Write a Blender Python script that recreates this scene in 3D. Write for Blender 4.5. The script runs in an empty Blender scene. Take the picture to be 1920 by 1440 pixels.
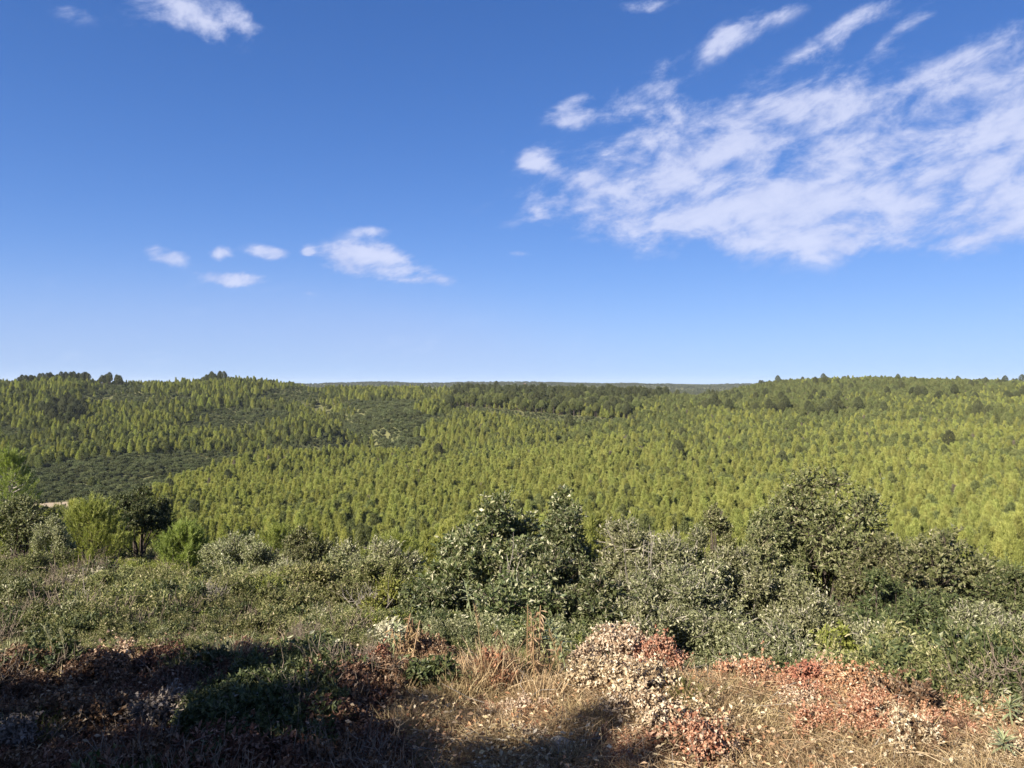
import bpy, math, random
import numpy as np
from mathutils import Vector, Matrix

# ------------------------------------------------------------------ camera, sky, sun, exposure
SC = bpy.context.scene
COL = SC.collection
EYE = 1.75
FOC = 1423.0            # focal length in pixels of a 1920 wide picture
HOR = 721.0             # row of the eye level

cam = bpy.data.cameras.new('camera')
cam.sensor_width = 36.0
cam.lens = 36.0 * FOC / 1920.0
cam.clip_start = 0.05
cam.clip_end = 20000
cam_o = bpy.data.objects.new('camera', cam)
cam_o.location = (0, 0, EYE)
cam_o.rotation_euler = (math.pi / 2 + math.atan((720 - HOR) / FOC) * -1, 0, 0)
COL.objects.link(cam_o)
SC.camera = cam_o

SUN_EL = math.radians(32)
SUN_AZ = math.radians(180 + 45)       # compass bearing of the sun, clockwise from +Y
sun = bpy.data.lights.new('sun', 'SUN')
sun.energy = 5.0
sun.angle = math.radians(0.55)
sun.color = (1.0, 0.93, 0.80)
sun_o = bpy.data.objects.new('sun', sun)
sd = Vector((math.sin(SUN_AZ) * math.cos(SUN_EL), math.cos(SUN_AZ) * math.cos(SUN_EL), math.sin(SUN_EL)))
sun_o.rotation_euler = (-sd).to_track_quat('-Z', 'Y').to_euler()
sun_o.location = sd * 50
COL.objects.link(sun_o)

SC.view_settings.view_transform = 'Standard'
SC.view_settings.look = 'None'
SC.view_settings.gamma = 1
SC.view_settings.use_curve_mapping = False
SC.view_settings.exposure = 1.45

SC.cycles.max_bounces = 4
SC.cycles.diffuse_bounces = 2
SC.cycles.glossy_bounces = 2
SC.cycles.transmission_bounces = 3
SC.cycles.volume_bounces = 0
SC.cycles.transparent_max_bounces = 4
SC.cycles.caustics_reflective = False
SC.cycles.caustics_refractive = False


class NT:
    """small helper to wire nodes"""
    def __init__(self, tree):
        self.t = tree

    def n(self, typ, **kw):
        nd = self.t.nodes.new(typ)
        for k, v in kw.items():
            setattr(nd, k, v)
        return nd

    def l(self, a, b):
        self.t.links.new(a, b)

    def _in(self, nd, i, v):
        if v is None:
            return
        if hasattr(v, 'is_output'):
            self.l(v, nd.inputs[i])
        else:
            nd.inputs[i].default_value = v

    def m(self, op, a, b=None, c=None, clamp=False):
        nd = self.n('ShaderNodeMath', operation=op)
        nd.use_clamp = clamp
        self._in(nd, 0, a); self._in(nd, 1, b); self._in(nd, 2, c)
        return nd.outputs[0]

    def mix(self, f, a, b, blend='MIX'):
        nd = self.n('ShaderNodeMix', data_type='RGBA', blend_type=blend)
        self._in(nd, 0, f)
        for i, v in ((6, a), (7, b)):
            if hasattr(v, 'is_output'):
                self.l(v, nd.inputs[i])
            else:
                nd.inputs[i].default_value = (*v, 1) if len(v) == 3 else v
        return nd.outputs[2]

    def noise(self, vec, scale, detail=3, rough=0.5, dist=0.0, out=0):
        nd = self.n('ShaderNodeTexNoise')
        if vec is not None:
            self.l(vec, nd.inputs['Vector'])
        nd.inputs['Scale'].default_value = scale
        nd.inputs['Detail'].default_value = detail
        nd.inputs['Roughness'].default_value = rough
        nd.inputs['Distortion'].default_value = dist
        return nd.outputs[out]

    def ss(self, x, a, b, lo=0.0, hi=1.0):
        nd = self.n('ShaderNodeMapRange', interpolation_type='SMOOTHSTEP')
        self._in(nd, 0, x)
        nd.inputs[1].default_value = a; nd.inputs[2].default_value = b
        nd.inputs[3].default_value = lo; nd.inputs[4].default_value = hi
        return nd.outputs[0]

    def comb(self, x, y, z):
        nd = self.n('ShaderNodeCombineXYZ')
        self._in(nd, 0, x); self._in(nd, 1, y); self._in(nd, 2, z)
        return nd.outputs[0]


def build_world():
    w = bpy.data.worlds.new('World')
    SC.world = w
    w.use_nodes = True
    t = NT(w.node_tree)
    bg = w.node_tree.nodes['Background']
    sky = t.n('ShaderNodeTexSky', sky_type='NISHITA')
    sky.sun_disc = False
    sky.sun_elevation = SUN_EL
    sky.sun_rotation = SUN_AZ
    sky.altitude = 200
    sky.air_density = 1.0
    sky.dust_density = 0.15
    sky.ozone_density = 4.0
    tc = t.n('ShaderNodeTexCoord')
    sep = t.n('ShaderNodeSeparateXYZ')
    t.l(tc.outputs['Generated'], sep.inputs[0])
    X, Y, Z = sep.outputs
    # lift the lookup off the yellow band at the very horizon
    zl = t.m('SQRT', t.m('ADD', t.m('MULTIPLY', Z, Z), 0.078 ** 2))
    t.l(t.comb(X, Y, zl), sky.inputs[0])
    dt = t.m('ADD', t.m('ADD', t.m('MULTIPLY', X, sd.x), t.m('MULTIPLY', Y, sd.y)), t.m('MULTIPLY', Z, sd.z))
    flat = t.m('DIVIDE', 1.0, t.m('ADD', 1.0, t.m('MULTIPLY', t.m('MULTIPLY', dt, dt), 0.62)))
    hs = t.n('ShaderNodeHueSaturation')
    hs.inputs['Saturation'].default_value = 1.2
    hs.inputs['Value'].default_value = 1.0
    t.l(sky.outputs[0], hs.inputs['Color'])
    base = t.mix(1.0, hs.outputs[0], (1.04, .93, 1.17), 'MULTIPLY')
    vm = t.n('ShaderNodeVectorMath', operation='SCALE')
    t.l(base, vm.inputs[0]); t.l(flat, vm.inputs[3])
    base = vm.outputs[0]

    az = t.m('ARCTAN2', X, Y)                       # bearing
    el = t.m('ARCSINE', Z)
    tilt = math.radians(12)                         # the wind draws the wisps up to one side
    along = t.m('ADD', t.m('MULTIPLY', az, math.cos(tilt)), t.m('MULTIPLY', el, math.sin(tilt)))
    across = t.m('SUBTRACT', t.m('MULTIPLY', el, math.cos(tilt)), t.m('MULTIPLY', az, math.sin(tilt)))
    pc = t.comb(t.m('MULTIPLY', along, 0.52), across, 2.7)
    n1 = t.noise(pc, 15.0, 8, 0.64, 0.35)
    n2 = t.noise(pc, 36.0, 4, 0.6, 0.3)
    n3 = t.noise(t.comb(az, el, 3.7), 2.2, 3, 0.5)

    def blob(cx, cy, wx, wy, rot=0.0, amp=1.0):
        a0 = math.atan((cx - 960) / FOC)
        e0 = math.atan((HOR - cy) / FOC * math.cos(a0))
        wx, wy = wx / FOC, wy / FOC
        r = math.radians(rot)
        da = t.m('SUBTRACT', az, a0)
        de = t.m('SUBTRACT', el, e0)
        u = t.m('ADD', t.m('MULTIPLY', da, math.cos(r) / wx), t.m('MULTIPLY', de, math.sin(r) / wx))
        v = t.m('SUBTRACT', t.m('MULTIPLY', de, math.cos(r) / wy), t.m('MULTIPLY', da, math.sin(r) / wy))
        q = t.m('ADD', t.m('MULTIPLY', u, u), t.m('MULTIPLY', v, v))
        g = t.m('EXPONENT', t.m('MULTIPLY', q, -0.8))
        return t.m('MULTIPLY', g, amp)

    blobs = [  # thick, torn altocumulus field
        (1450, 315, 310, 82, 6, .95), (1770, 325, 280, 85, 8, .95), (1420, 225, 190, 45, 8, .66), (1170, 200, 110, 34, 4, .60),
        (1300, 380, 220, 38, 2, .7), (1560, 430, 190, 26, 3, .6), (1850, 425, 150, 32, 4, .6), (1800, 260, 150, 50, 20, .8),
        (1075, 200, 50, 28, 30, .60), (1060, 325, 90, 14, -16, .62), (1370, 68, 150, 24, 18, .58), (1570, 62, 110, 20, 22, .60), (1780, 140, 85, 24, 25, .68),
        (1690, 185, 45, 16, 40, .4), (1900, 200, 60, 25, 20, .55), (1000, 290, 30, 20, 30, .45), (1200, 15, 90, 14, 0, .42), (1720, 30, 60, 16, 30, .5),
        (310, 18, 105, 30, -8, .95), (455, 32, 30, 17, -20, .68), (125, 18, 40, 18, -10, .4),
        (312, 478, 38, 18, -6, .95), (415, 475, 21, 12, 0, .82), (503, 474, 33, 13, 0, 1.05), (578, 472, 11, 8, 0, .85),
        (435, 524, 52, 14, 0, 1.0), (700, 434, 38, 9, 0, .62), (690, 482, 75, 24, -4, .95), (760, 515, 110, 20, -3, .85), (974, 475, 22, 8, 0, .7),
        (870, 462, 14, 6, 0, .5), (578, 550, 24, 8, 0, .5)]
    acc = None
    for b in blobs:
        g = blob(*b)
        acc = g if acc is None else t.m('ADD', acc, g)
    acc = t.m('MINIMUM', acc, 0.80)
    # the same kind of broken field goes on round the rest of the sky
    out = t.m('MULTIPLY', t.ss(t.m('ABSOLUTE', az), 0.72, 1.0), t.ss(n3, 0.48, 0.66))
    out = t.m('MULTIPLY', out, t.ss(el, 0.05, 0.25))
    over = t.m('MULTIPLY', t.ss(el, 0.55, 0.75), t.ss(n3, 0.5, 0.68))
    acc = t.m('MAXIMUM', acc, t.m('MAXIMUM', out, over))
    tex = t.m('ADD', t.m('MULTIPLY', t.m('SUBTRACT', n1, 0.5), 2.5), t.m('MULTIPLY', t.m('SUBTRACT', n2, 0.5), 1.15))
    dens = t.m('ADD', acc, tex)
    cov = t.ss(dens, 0.28, 1.02)
    cov = t.m('MULTIPLY', cov, t.ss(acc, 0.05, 0.4))
    # thin veil low in the sky
    veil = t.m('ADD', blob(800, 645, 300, 75, -6, .28), blob(120, 640, 360, 85, 3, .24))
    cov = t.m('MAXIMUM', t.m('MULTIPLY', cov, 0.80), veil)
    shade = t.ss(t.m('ADD', t.m('MULTIPLY', dens, .6), t.m('MULTIPLY', n2, .8)), 0.4, 1.3)
    ccol = t.mix(shade, (3.5, 4.1, 6.4), (5.7, 6.0, 7.5))
    final = t.mix(cov, base, ccol)
    t.l(final, bg.inputs[0])
    bg.inputs[1].default_value = 0.05
    w.cycles.sampling_method = 'MANUAL'
    w.cycles.sample_map_resolution = 256


build_world()

# ------------------------------------------------------------------ numeric helpers
RNG = np.random.default_rng(7)


def _hash_noise(seed):
    r = np.random.default_rng(seed)
    tab = r.random((256, 256))

    def f(x, y):
        x = np.asarray(x, float); y = np.asarray(y, float)
        xi = np.floor(x).astype(int); yi = np.floor(y).astype(int)
        fx = x - xi; fy = y - yi
        fx = fx * fx * (3 - 2 * fx); fy = fy * fy * (3 - 2 * fy)
        a = tab[xi & 255, yi & 255]; b = tab[(xi + 1) & 255, yi & 255]
        c = tab[xi & 255, (yi + 1) & 255]; d = tab[(xi + 1) & 255, (yi + 1) & 255]
        return (a * (1 - fx) + b * fx) * (1 - fy) + (c * (1 - fx) + d * fx) * fy
    return f


_nz = _hash_noise(3)


def fbm(x, y, s, octaves=4):
    """noise in -1..1 at wavelength s"""
    v = 0; a = 1.0; tot = 0
    for o in range(octaves):
        v = v + a * (_nz(x / s * 2 ** o + 17.3 * o + 40, y / s * 2 ** o + 9.1 * o + 40) * 2 - 1)
        tot += a; a *= 0.5
    return v / tot


# ------------------------------------------------------------------ the shape of the land (heights relative to the eye)
FAR = [(1500, -30), (2200, -26), (2900, -1), (3300, 0), (4500, -10), (9000, -60)]
NEAR_D = [0.5, 3, 4.5, 6, 8, 12, 20, 30, 60, 100]
NEAR = {
    0: [-1.75, -1.75, -1.8, -2.05, -2.45, -3.3, -4.95, -7.2, -15, -24],
    480: [-1.75, -1.75, -1.8, -2.05, -2.45, -3.3, -5.0, -7.2, -15, -24],
    800: [-1.75, -1.75, -1.78, -2.1, -2.6, -3.7, -5.8, -8.5, -16, -25],
    1100: [-1.75, -1.75, -1.78, -2.15, -2.8, -4.2, -6.5, -9.5, -17, -25.5],
    1440: [-1.75, -1.75, -1.84, -2.45, -3.35, -4.9, -7.3, -10.2, -17, -25],
    1920: [-1.75, -1.75, -1.88, -2.55, -3.5, -5.0, -7.3, -10.2, -17, -25],
}
FARCOL = {
    0: [(130, -31), (230, -36.5), (330, -37), (430, -27), (560, -11.5), (680, -1.5), (760, -4), (1000, -25)],
    240: [(130, -31), (225, -38), (320, -37), (420, -27), (540, -14.5), (680, -3), (760, -6), (1000, -25)],
    480: [(130, -32), (185, -38), (308, -39.5), (335, -38), (365, -43), (400, -40), (470, -30), (580, -16), (700, -3), (800, -8), (1000, -22)],
    720: [(130, -32), (165, -36.5), (270, -38.5), (355, -37), (385, -39), (420, -28), (500, -17), (650, -10.5), (800, -7.5), (1000, -16)],
    960: [(130, -32), (190, -36.5), (280, -35.5), (360, -32), (420, -28), (455, -26.5), (490, -17), (560, -12), (700, -8), (900, -7), (1100, -16)],
    1200: [(130, -31), (180, -34.5), (270, -34.5), (400, -26.5), (470, -20.5), (560, -14), (700, -12), (900, -14), (1100, -20)],
    1300: [(130, -30), (170, -33), (260, -33), (385, -26), (470, -19), (600, -14), (700, -17), (900, -26)],
    1440: [(130, -29), (160, -31.5), (240, -31.5), (370, -25), (470, -17.5), (580, -10), (700, -2.5), (800, -6), (1000, -22)],
    1680: [(120, -28), (190, -31), (270, -29), (340, -23.5), (430, -16.5), (550, -8), (680, 2.4), (800, -4), (1000, -20)],
    1920: [(105, -26), (165, -29.5), (240, -29.5), (340, -23.5), (420, -16), (540, -8), (680, -0.6), (800, -5), (1000, -20)],
}
_us = np.array(sorted(set(list(NEAR) + list(FARCOL))), float)
_ld = np.linspace(math.log(0.5), math.log(9000), 420)
_azg = np.radians(np.linspace(-50, 50, 161))


def _table():
    nk = sorted(NEAR); fk = sorted(FARCOL)
    near = {k: np.interp(_ld, np.log(NEAR_D), NEAR[k]) for k in nk}
    far = {}
    for k in fk:
        pts = FARCOL[k] + FAR
        far[k] = np.interp(_ld, np.log([p[0] for p in pts]), [p[1] for p in pts])
    uu = 960 + FOC * np.tan(_azg)
    N = np.stack([near[k] for k in nk]); F = np.stack([far[k] for k in fk])
    out = np.zeros((len(_azg), len(_ld)))
    for j in range(len(_ld)):
        n = np.interp(uu, nk, N[:, j]); f = np.interp(uu, fk, F[:, j])
        wgt = np.clip((_ld[j] - math.log(100)) / (math.log(128) - math.log(100)), 0, 1)
        out[:, j] = n * (1 - wgt) + f * wgt
    k = np.exp(-np.linspace(-2, 2, 7) ** 2); k /= k.sum()
    for i in range(out.shape[0]):
        out[i] = np.convolve(np.pad(out[i], 3, mode='edge'), k, 'valid')
    k2 = np.exp(-np.linspace(-2, 2, 9) ** 2); k2 /= k2.sum()
    for j in range(out.shape[1]):
        out[:, j] = np.convolve(np.pad(out[:, j], 4, mode='edge'), k2, 'valid')
    return out


_T = _table()


def gz(x, y):
    """height of the ground (the ground under the camera is 0)"""
    x = np.asarray(x, float); y = np.asarray(y, float)
    d = np.maximum(np.hypot(x, y), 0.5)
    az = np.arctan2(x, y)
    lat = np.abs(az)
    dy = np.maximum(d * np.cos(np.clip(az, -0.87, 0.87)), 0.5)   # the tables go by distance straight ahead
    i = np.clip((az - _azg[0]) / (_azg[1] - _azg[0]), 0, len(_azg) - 1.001)
    j = np.clip((np.log(dy) - _ld[0]) / (_ld[1] - _ld[0]), 0, len(_ld) - 1.001)
    i0 = i.astype(int); j0 = j.astype(int); fi = i - i0; fj = j - j0
    z = (_T[i0, j0] * (1 - fi) + _T[i0 + 1, j0] * fi) * (1 - fj) + (_T[i0, j0 + 1] * (1 - fi) + _T[i0 + 1, j0 + 1] * fi) * fj
    z = z + EYE
    back = np.clip((lat - 1.0) / 0.9, 0, 1); back = back * back * (3 - 2 * back)
    z = z * (1 - back) + back * np.minimum(np.maximum(-0.03 * d, -20), 0)
    for (ua, da, ub, db, dep, wid) in ((600, 590, 690, 430, -11, 17), (690, 430, 560, 372, -7, 17), (560, 372, 240, 300, -4, 20), (380, 330, 640, 352, 5, 24),
                                       (330, 540, 430, 650, 7, 55), (70, 540, 90, 630, 6, 50), (200, 560, 215, 480, -5, 24), (520, 520, 560, 450, 3, 25), (860, 400, 930, 440, 2.5, 22)):
        ax, ay, bx, by = (ua - 960) / FOC * da, da, (ub - 960) / FOC * db, db
        vx, vy = bx - ax, by - ay
        q = np.clip(((x - ax) * vx + (y - ay) * vy) / (vx * vx + vy * vy), 0, 1)
        z = z + dep * np.exp(-((x - ax - vx * q) ** 2 + (y - ay - vy * q) ** 2) / (wid * wid))
    amp = np.clip(d / 400, 0, 1) ** 1.0
    z = z + fbm(x, y, 90, 4) * 2.6 * amp * np.clip((d - 60) / 100, 0, 1)
    z = z + fbm(x, y, 900, 3) * 14 * np.clip((d - 1200) / 1200, 0, 1)
    z = z + fbm(x, y, 260, 3) * 7 * np.clip((d - 2000) / 600, 0, 1)
    z = z + fbm(x, y, 1.1, 4) * 0.06 * np.clip((d - 1.2) / 2, 0, 1)
    return z


def g1(x, y):
    return float(gz(np.array([x]), np.array([y]))[0])


def proj(x, y, z):
    return 960 + FOC * x / y, HOR - FOC * (z - EYE) / y


def at(px, d):
    x = (px - 960) / FOC * d
    return x, d, g1(x, d)


def onground(px, py):
    """the point of the ground seen at a picture position (for laying the foreground out)"""
    ds = np.geomspace(2.0, 60, 900)
    xs = (px - 960) / FOC * ds
    zs = EYE - (py - HOR) / FOC * ds
    hit = np.nonzero(zs <= gz(xs, ds))[0]
    k = hit[0] if len(hit) else -1
    return float(xs[k]), float(ds[k]), g1(xs[k], ds[k])


# ------------------------------------------------------------------ mesh helpers
class MB:
    def __init__(self):
        self.V = []; self.Q = []; self.T3 = []; self.MQ = []; self.MT = []; self.n = 0

    def add(self, V, quads=None, tris=None, mat=0):
        V = np.asarray(V, np.float32).reshape(-1, 3)
        self.V.append(V)
        if quads is not None and len(quads):
            q = np.asarray(quads, np.int32) + self.n
            self.Q.append(q); self.MQ.append(np.full(len(q), mat, np.int32))
        if tris is not None and len(tris):
            q = np.asarray(tris, np.int32) + self.n
            self.T3.append(q); self.MT.append(np.full(len(q), mat, np.int32))
        self.n += len(V)

    def mesh(self, name, mats, smooth=False):
        me = bpy.data.meshes.new(name)
        V = np.concatenate(self.V) if self.V else np.zeros((0, 3), np.float32)
        Q = np.concatenate(self.Q) if self.Q else np.zeros((0, 4), np.int32)
        T = np.concatenate(self.T3) if self.T3 else np.zeros((0, 3), np.int32)
        me.vertices.add(len(V)); me.vertices.foreach_set('co', V.ravel())
        nl = Q.size + T.size
        me.loops.add(nl)
        me.loops.foreach_set('vertex_index', np.concatenate([Q.ravel(), T.ravel()]))
        npoly = len(Q) + len(T)
        me.polygons.add(npoly)
        tot = np.concatenate([np.full(len(Q), 4, np.int32), np.full(len(T), 3, np.int32)])
        start = np.concatenate([[0], np.cumsum(tot)[:-1]]).astype(np.int32) if npoly else np.zeros(0, np.int32)
        me.polygons.foreach_set('loop_start', start)
        mi = np.concatenate([np.concatenate(self.MQ) if self.MQ else np.zeros(0, np.int32),
                             np.concatenate(self.MT) if self.MT else np.zeros(0, np.int32)])
        if not isinstance(mats, (list, tuple)):
            mats = [mats]
        for m in mats:
            me.materials.append(m)
        me.polygons.foreach_set('material_index', mi.astype(np.int32))
        me.polygons.foreach_set('use_smooth', np.full(npoly, smooth, bool))
        me.update(calc_edges=True)
        me.validate()
        return me


def nrm(v):
    return v / np.maximum(np.linalg.norm(v, axis=-1, keepdims=True), 1e-9)


def leaves(mb, P, D, N, L, W, mat=0, fold=0.12, mid=0.45):
    """folded rhombic leaves: P base, D direction, N rough normal"""
    D = nrm(D); S = nrm(np.cross(D, N)); N = np.cross(S, D)
    L = np.broadcast_to(np.asarray(L, float), (len(P),))[:, None]
    W = np.broadcast_to(np.asarray(W, float), (len(P),))[:, None]
    V = np.stack([P, P + D * L * mid + S * W * .5 + N * W * fold, P + D * L - N * L * fold * .5, P + D * L * mid - S * W * .5 + N * W * fold], 1)
    q = np.arange(len(P) * 4).reshape(-1, 4)
    mb.add(V, quads=q, mat=mat)


def blades(mb, P, D, L, W, mat=0, seed=0):
    """single triangles: needles and fine blades"""
    r = np.random.default_rng(seed)
    D = nrm(D); S = nrm(np.cross(D, r.normal(size=D.shape)))
    L = np.broadcast_to(np.asarray(L, float), (len(P),))[:, None]
    W = np.broadcast_to(np.asarray(W, float), (len(P),))[:, None]
    V = np.stack([P - S * W * .5, P + S * W * .5, P + D * L], 1)
    mb.add(V, tris=np.arange(len(P) * 3).reshape(-1, 3), mat=mat)


def grassblades(mb, P, D, L, W, droop, mat=0, seed=0):
    """curved blades of three stretches"""
    r = np.random.default_rng(seed)
    n = len(P)
    D = nrm(D); S = nrm(np.cross(D, r.normal(size=D.shape)))
    L = np.broadcast_to(np.asarray(L, float), (n,))[:, None]
    W = np.broadcast_to(np.asarray(W, float), (n,))[:, None]
    out = D * [1, 1, 0]; out = nrm(out + r.normal(size=D.shape) * [.3, .3, 0])
    droop = np.broadcast_to(np.asarray(droop, float), (n,))[:, None]
    pts = []
    for t in (0, .4, .75, 1.0):
        c = P + D * L * t + out * L * droop * t * t * .6 - np.array([0, 0, 1]) * L * droop * t * t * t * .5
        pts.append(c)
    V = np.stack([pts[0] - S * W * .5, pts[0] + S * W * .5, pts[1] - S * W * .45, pts[1] + S * W * .45,
                  pts[2] - S * W * .3, pts[2] + S * W * .3, pts[3]], 1)
    b = (np.arange(n) * 7)[:, None]
    q = np.concatenate([b + [0, 1, 3, 2], b + [2, 3, 5, 4]])
    base = mb.n
    mb.add(V, quads=q, mat=mat)
    tr = b + [4, 5, 6] + base - mb.n
    mb.add(np.zeros((0, 3)), tris=tr, mat=mat)


def tubes(mb, A, B, ra, rb, sides=3, mat=0, bend=0.0, seed=0):
    """many two stretch tapered twigs from A to B at once"""
    r = np.random.default_rng(seed)
    n = len(A)
    if n == 0:
        return
    D = nrm(B - A); S = nrm(np.cross(D, r.normal(size=D.shape))); U = np.cross(D, S)
    ln = np.linalg.norm(B - A, axis=1, keepdims=True)
    M = (A + B) / 2 + S * ln * bend * r.normal(size=(n, 1)) - np.array([0, 0, 1]) * ln * abs(bend) * .6
    ra = np.broadcast_to(np.asarray(ra, float), (n,))[:, None]; rb = np.broadcast_to(np.asarray(rb, float), (n,))[:, None]
    rings = []
    for c, rad in ((A, ra), (M, (ra + rb) / 2), (B, rb)):
        for k in range(sides):
            a = 2 * math.pi * k / sides
            rings.append(c + (S * math.cos(a) + U * math.sin(a)) * rad)
    V = np.stack(rings, 1)
    b = (np.arange(n) * 3 * sides)[:, None]
    q = []
    for s in range(2):
        for k in range(sides):
            k2 = (k + 1) % sides
            q.append(b + [s * sides + k, s * sides + k2, (s + 1) * sides + k2, (s + 1) * sides + k])
    mb.add(V, quads=np.concatenate(q), mat=mat)


def polytube(mb, pts, rads, sides=6, mat=0):
    pts = np.asarray(pts, float); n = len(pts)
    T = nrm(np.gradient(pts, axis=0))
    ref = np.array([1, 0, 0.1]) if abs(T[0][0]) < .8 else np.array([0, 1, 0.1])
    S = nrm(np.cross(T, ref)); U = np.cross(T, S)
    V = []
    for i in range(n):
        for k in range(sides):
            a = 2 * math.pi * k / sides
            V.append(pts[i] + (S[i] * math.cos(a) + U[i] * math.sin(a)) * rads[i])
    q = []
    for i in range(n - 1):
        for k in range(sides):
            k2 = (k + 1) % sides
            q.append((i * sides + k, i * sides + k2, (i + 1) * sides + k2, (i + 1) * sides + k))
    mb.add(V, quads=q, mat=mat)


def obj(name, me, parent=None, loc=None):
    o = bpy.data.objects.new(name, me)
    COL.objects.link(o)
    if parent is not None:
        o.parent = parent
    if loc is not None:
        o.location = loc
    return o


def thing(name, label, cat, loc=(0, 0, 0), rz=0.0, group=None, scale=(1, 1, 1), me=None):
    o = bpy.data.objects.new(name, me)
    COL.objects.link(o)
    o.location = loc; o.rotation_euler = (0, 0, rz); o.scale = scale
    o['label'] = label; o['category'] = cat
    if group:
        o['group'] = group
    if me is None:
        o.empty_display_size = 0.2
    return o


# ------------------------------------------------------------------ materials
def mat_leaf(name, cols, trans=0.25, rough=0.5, spec=0.3, objvar=0.25, tcol=None):
    """leaf: a colour of its own for each leaf and some change from plant to plant"""
    m = bpy.data.materials.new(name); m.use_nodes = True
    t = NT(m.node_tree); m.node_tree.nodes.clear()
    geo = t.n('ShaderNodeNewGeometry'); oi = t.n('ShaderNodeObjectInfo')
    ramp = t.n('ShaderNodeValToRGB')
    els = ramp.color_ramp.elements
    while len(els) < len(cols):
        els.new(0.5)
    for i, c in enumerate(cols):
        els[i].position = c[0]; els[i].color = (*c[1], 1)
    t.l(geo.outputs['Random Per Island'], ramp.inputs[0])
    val = t.m('ADD', t.m('MULTIPLY', oi.outputs['Random'], objvar * 2), 1 - objvar)
    hs = t.n('ShaderNodeHueSaturation')
    t.l(ramp.outputs[0], hs.inputs['Color']); t.l(val, hs.inputs['Value'])
    t.l(t.m('ADD', t.m('MULTIPLY', t.m('FRACT', t.m('MULTIPLY', oi.outputs['Random'], 7.31)), 0.024), 0.494), hs.inputs['Hue'])
    b = t.n('ShaderNodeBsdfPrincipled')
    t.l(hs.outputs[0], b.inputs['Base Color'])
    b.inputs['Roughness'].default_value = rough
    b.inputs['Specular IOR Level'].default_value = spec
    tr = t.n('ShaderNodeBsdfTranslucent')
    t.l(t.mix(1.0, hs.outputs[0], tcol or (1.0, 1.1, 0.5), 'MULTIPLY'), tr.inputs[0])
    mx = t.n('ShaderNodeMixShader'); mx.inputs[0].default_value = trans
    t.l(b.outputs[0], mx.inputs[1]); t.l(tr.outputs[0], mx.inputs[2])
    out = t.n('ShaderNodeOutputMaterial'); t.l(mx.outputs[0], out.inputs[0])
    return m


def mat_plain(name, c1, c2, scale=8.0, rough=0.9, bump=0.0, spec=0.1, detail=6):
    m = bpy.data.materials.new(name); m.use_nodes = True
    t = NT(m.node_tree)
    b = m.node_tree.nodes['Principled BSDF']
    tc = t.n('ShaderNodeTexCoord')
    n = t.noise(tc.outputs['Object'], scale, detail, 0.6)
    t.l(t.mix(t.ss(n, .3, .7), c1, c2), b.inputs['Base Color'])
    b.inputs['Roughness'].default_value = rough
    b.inputs['Specular IOR Level'].default_value = spec
    if bump:
        bp = t.n('ShaderNodeBump'); bp.inputs['Strength'].default_value = bump; bp.inputs['Distance'].default_value = 0.05
        t.l(n, bp.inputs['Height']); t.l(bp.outputs[0], b.inputs['Normal'])
    return m


M = {}
M['pine_bright'] = mat_leaf('pine_bright', [(0, (.210, .222, .060)), (.5, (.305, .306, .088)), (1, (.405, .390, .128))], .40, .6, .12, .22)
M['pine_young'] = mat_leaf('pine_young', [(0, (.178, .205, .050)), (.5, (.268, .295, .080)), (1, (.385, .395, .13))], .35, .6, .12, .03)
M['pine_green'] = mat_leaf('pine_green', [(0, (.098, .114, .042)), (.5, (.146, .158, .056)), (1, (.205, .208, .078))], .28, .6, .12, .25)
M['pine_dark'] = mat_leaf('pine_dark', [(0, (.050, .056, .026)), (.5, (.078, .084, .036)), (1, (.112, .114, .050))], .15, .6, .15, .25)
M['scrub_far'] = mat_leaf('scrub_far', [(0, (.062, .074, .031)), (.5, (.096, .108, .046)), (1, (.140, .146, .068))], .15, .65, .15, .35)
M['leaf_green'] = mat_leaf('leaf_green', [(0, (.052, .068, .024)), (.55, (.110, .122, .046)), (.88, (.215, .205, .105)), (1, (.48, .44, .31))], .24, .45, .35, .2)
M['leaf_silver'] = mat_leaf('leaf_silver', [(0, (.090, .097, .042)), (.5, (.178, .177, .084)), (.86, (.298, .282, .160)), (1, (.55, .505, .375))], .26, .5, .25, .2)
M['leaf_oak'] = mat_leaf('leaf_oak', [(0, (.075, .084, .031)), (.55, (.138, .142, .056)), (.88, (.225, .210, .108)), (1, (.38, .34, .22))], .25, .5, .25, .2)
M['leaf_fresh'] = mat_leaf('leaf_fresh', [(0, (.115, .130, .026)), (.55, (.190, .198, .042)), (1, (.31, .295, .09))], .28, .5, .2, .2)
M['leaf_garrigue'] = mat_leaf('leaf_garrigue', [(0, (.084, .092, .032)), (.5, (.156, .156, .056)), (.86, (.240, .218, .102)), (1, (.42, .35, .22))], .24, .6, .2, .38)
M['leaf_pale'] = mat_leaf('leaf_pale', [(0, (.22, .20, .13)), (.5, (.36, .32, .22)), (1, (.52, .47, .35))], .25, .6, .2, .15, (1, 1, .9))
M['dead_pale'] = mat_leaf('dead_pale', [(0, (.17, .105, .062)), (.3, (.36, .245, .155)), (.75, (.54, .42, .30)), (1, (.68, .57, .44))], .2, .65, .15, .1, (1, .8, .6))
M['dead_pink'] = mat_leaf('dead_pink', [(0, (.20, .080, .045)), (.4, (.37, .180, .105)), (.75, (.50, .30, .19)), (1, (.62, .45, .32))], .22, .65, .15, .12, (1, .75, .55))
M['dead_red'] = mat_leaf('dead_red', [(0, (.17, .066, .040)), (.5, (.30, .130, .078)), (1, (.44, .24, .15))], .22, .6, .15, .08, (1, .6, .4))
M['dead_brown'] = mat_leaf('dead_brown', [(0, (.075, .038, .025)), (.5, (.150, .078, .050)), (.85, (.235, .145, .098)), (1, (.38, .28, .20))], .18, .7, .1, .2, (1, .8, .6))
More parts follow.
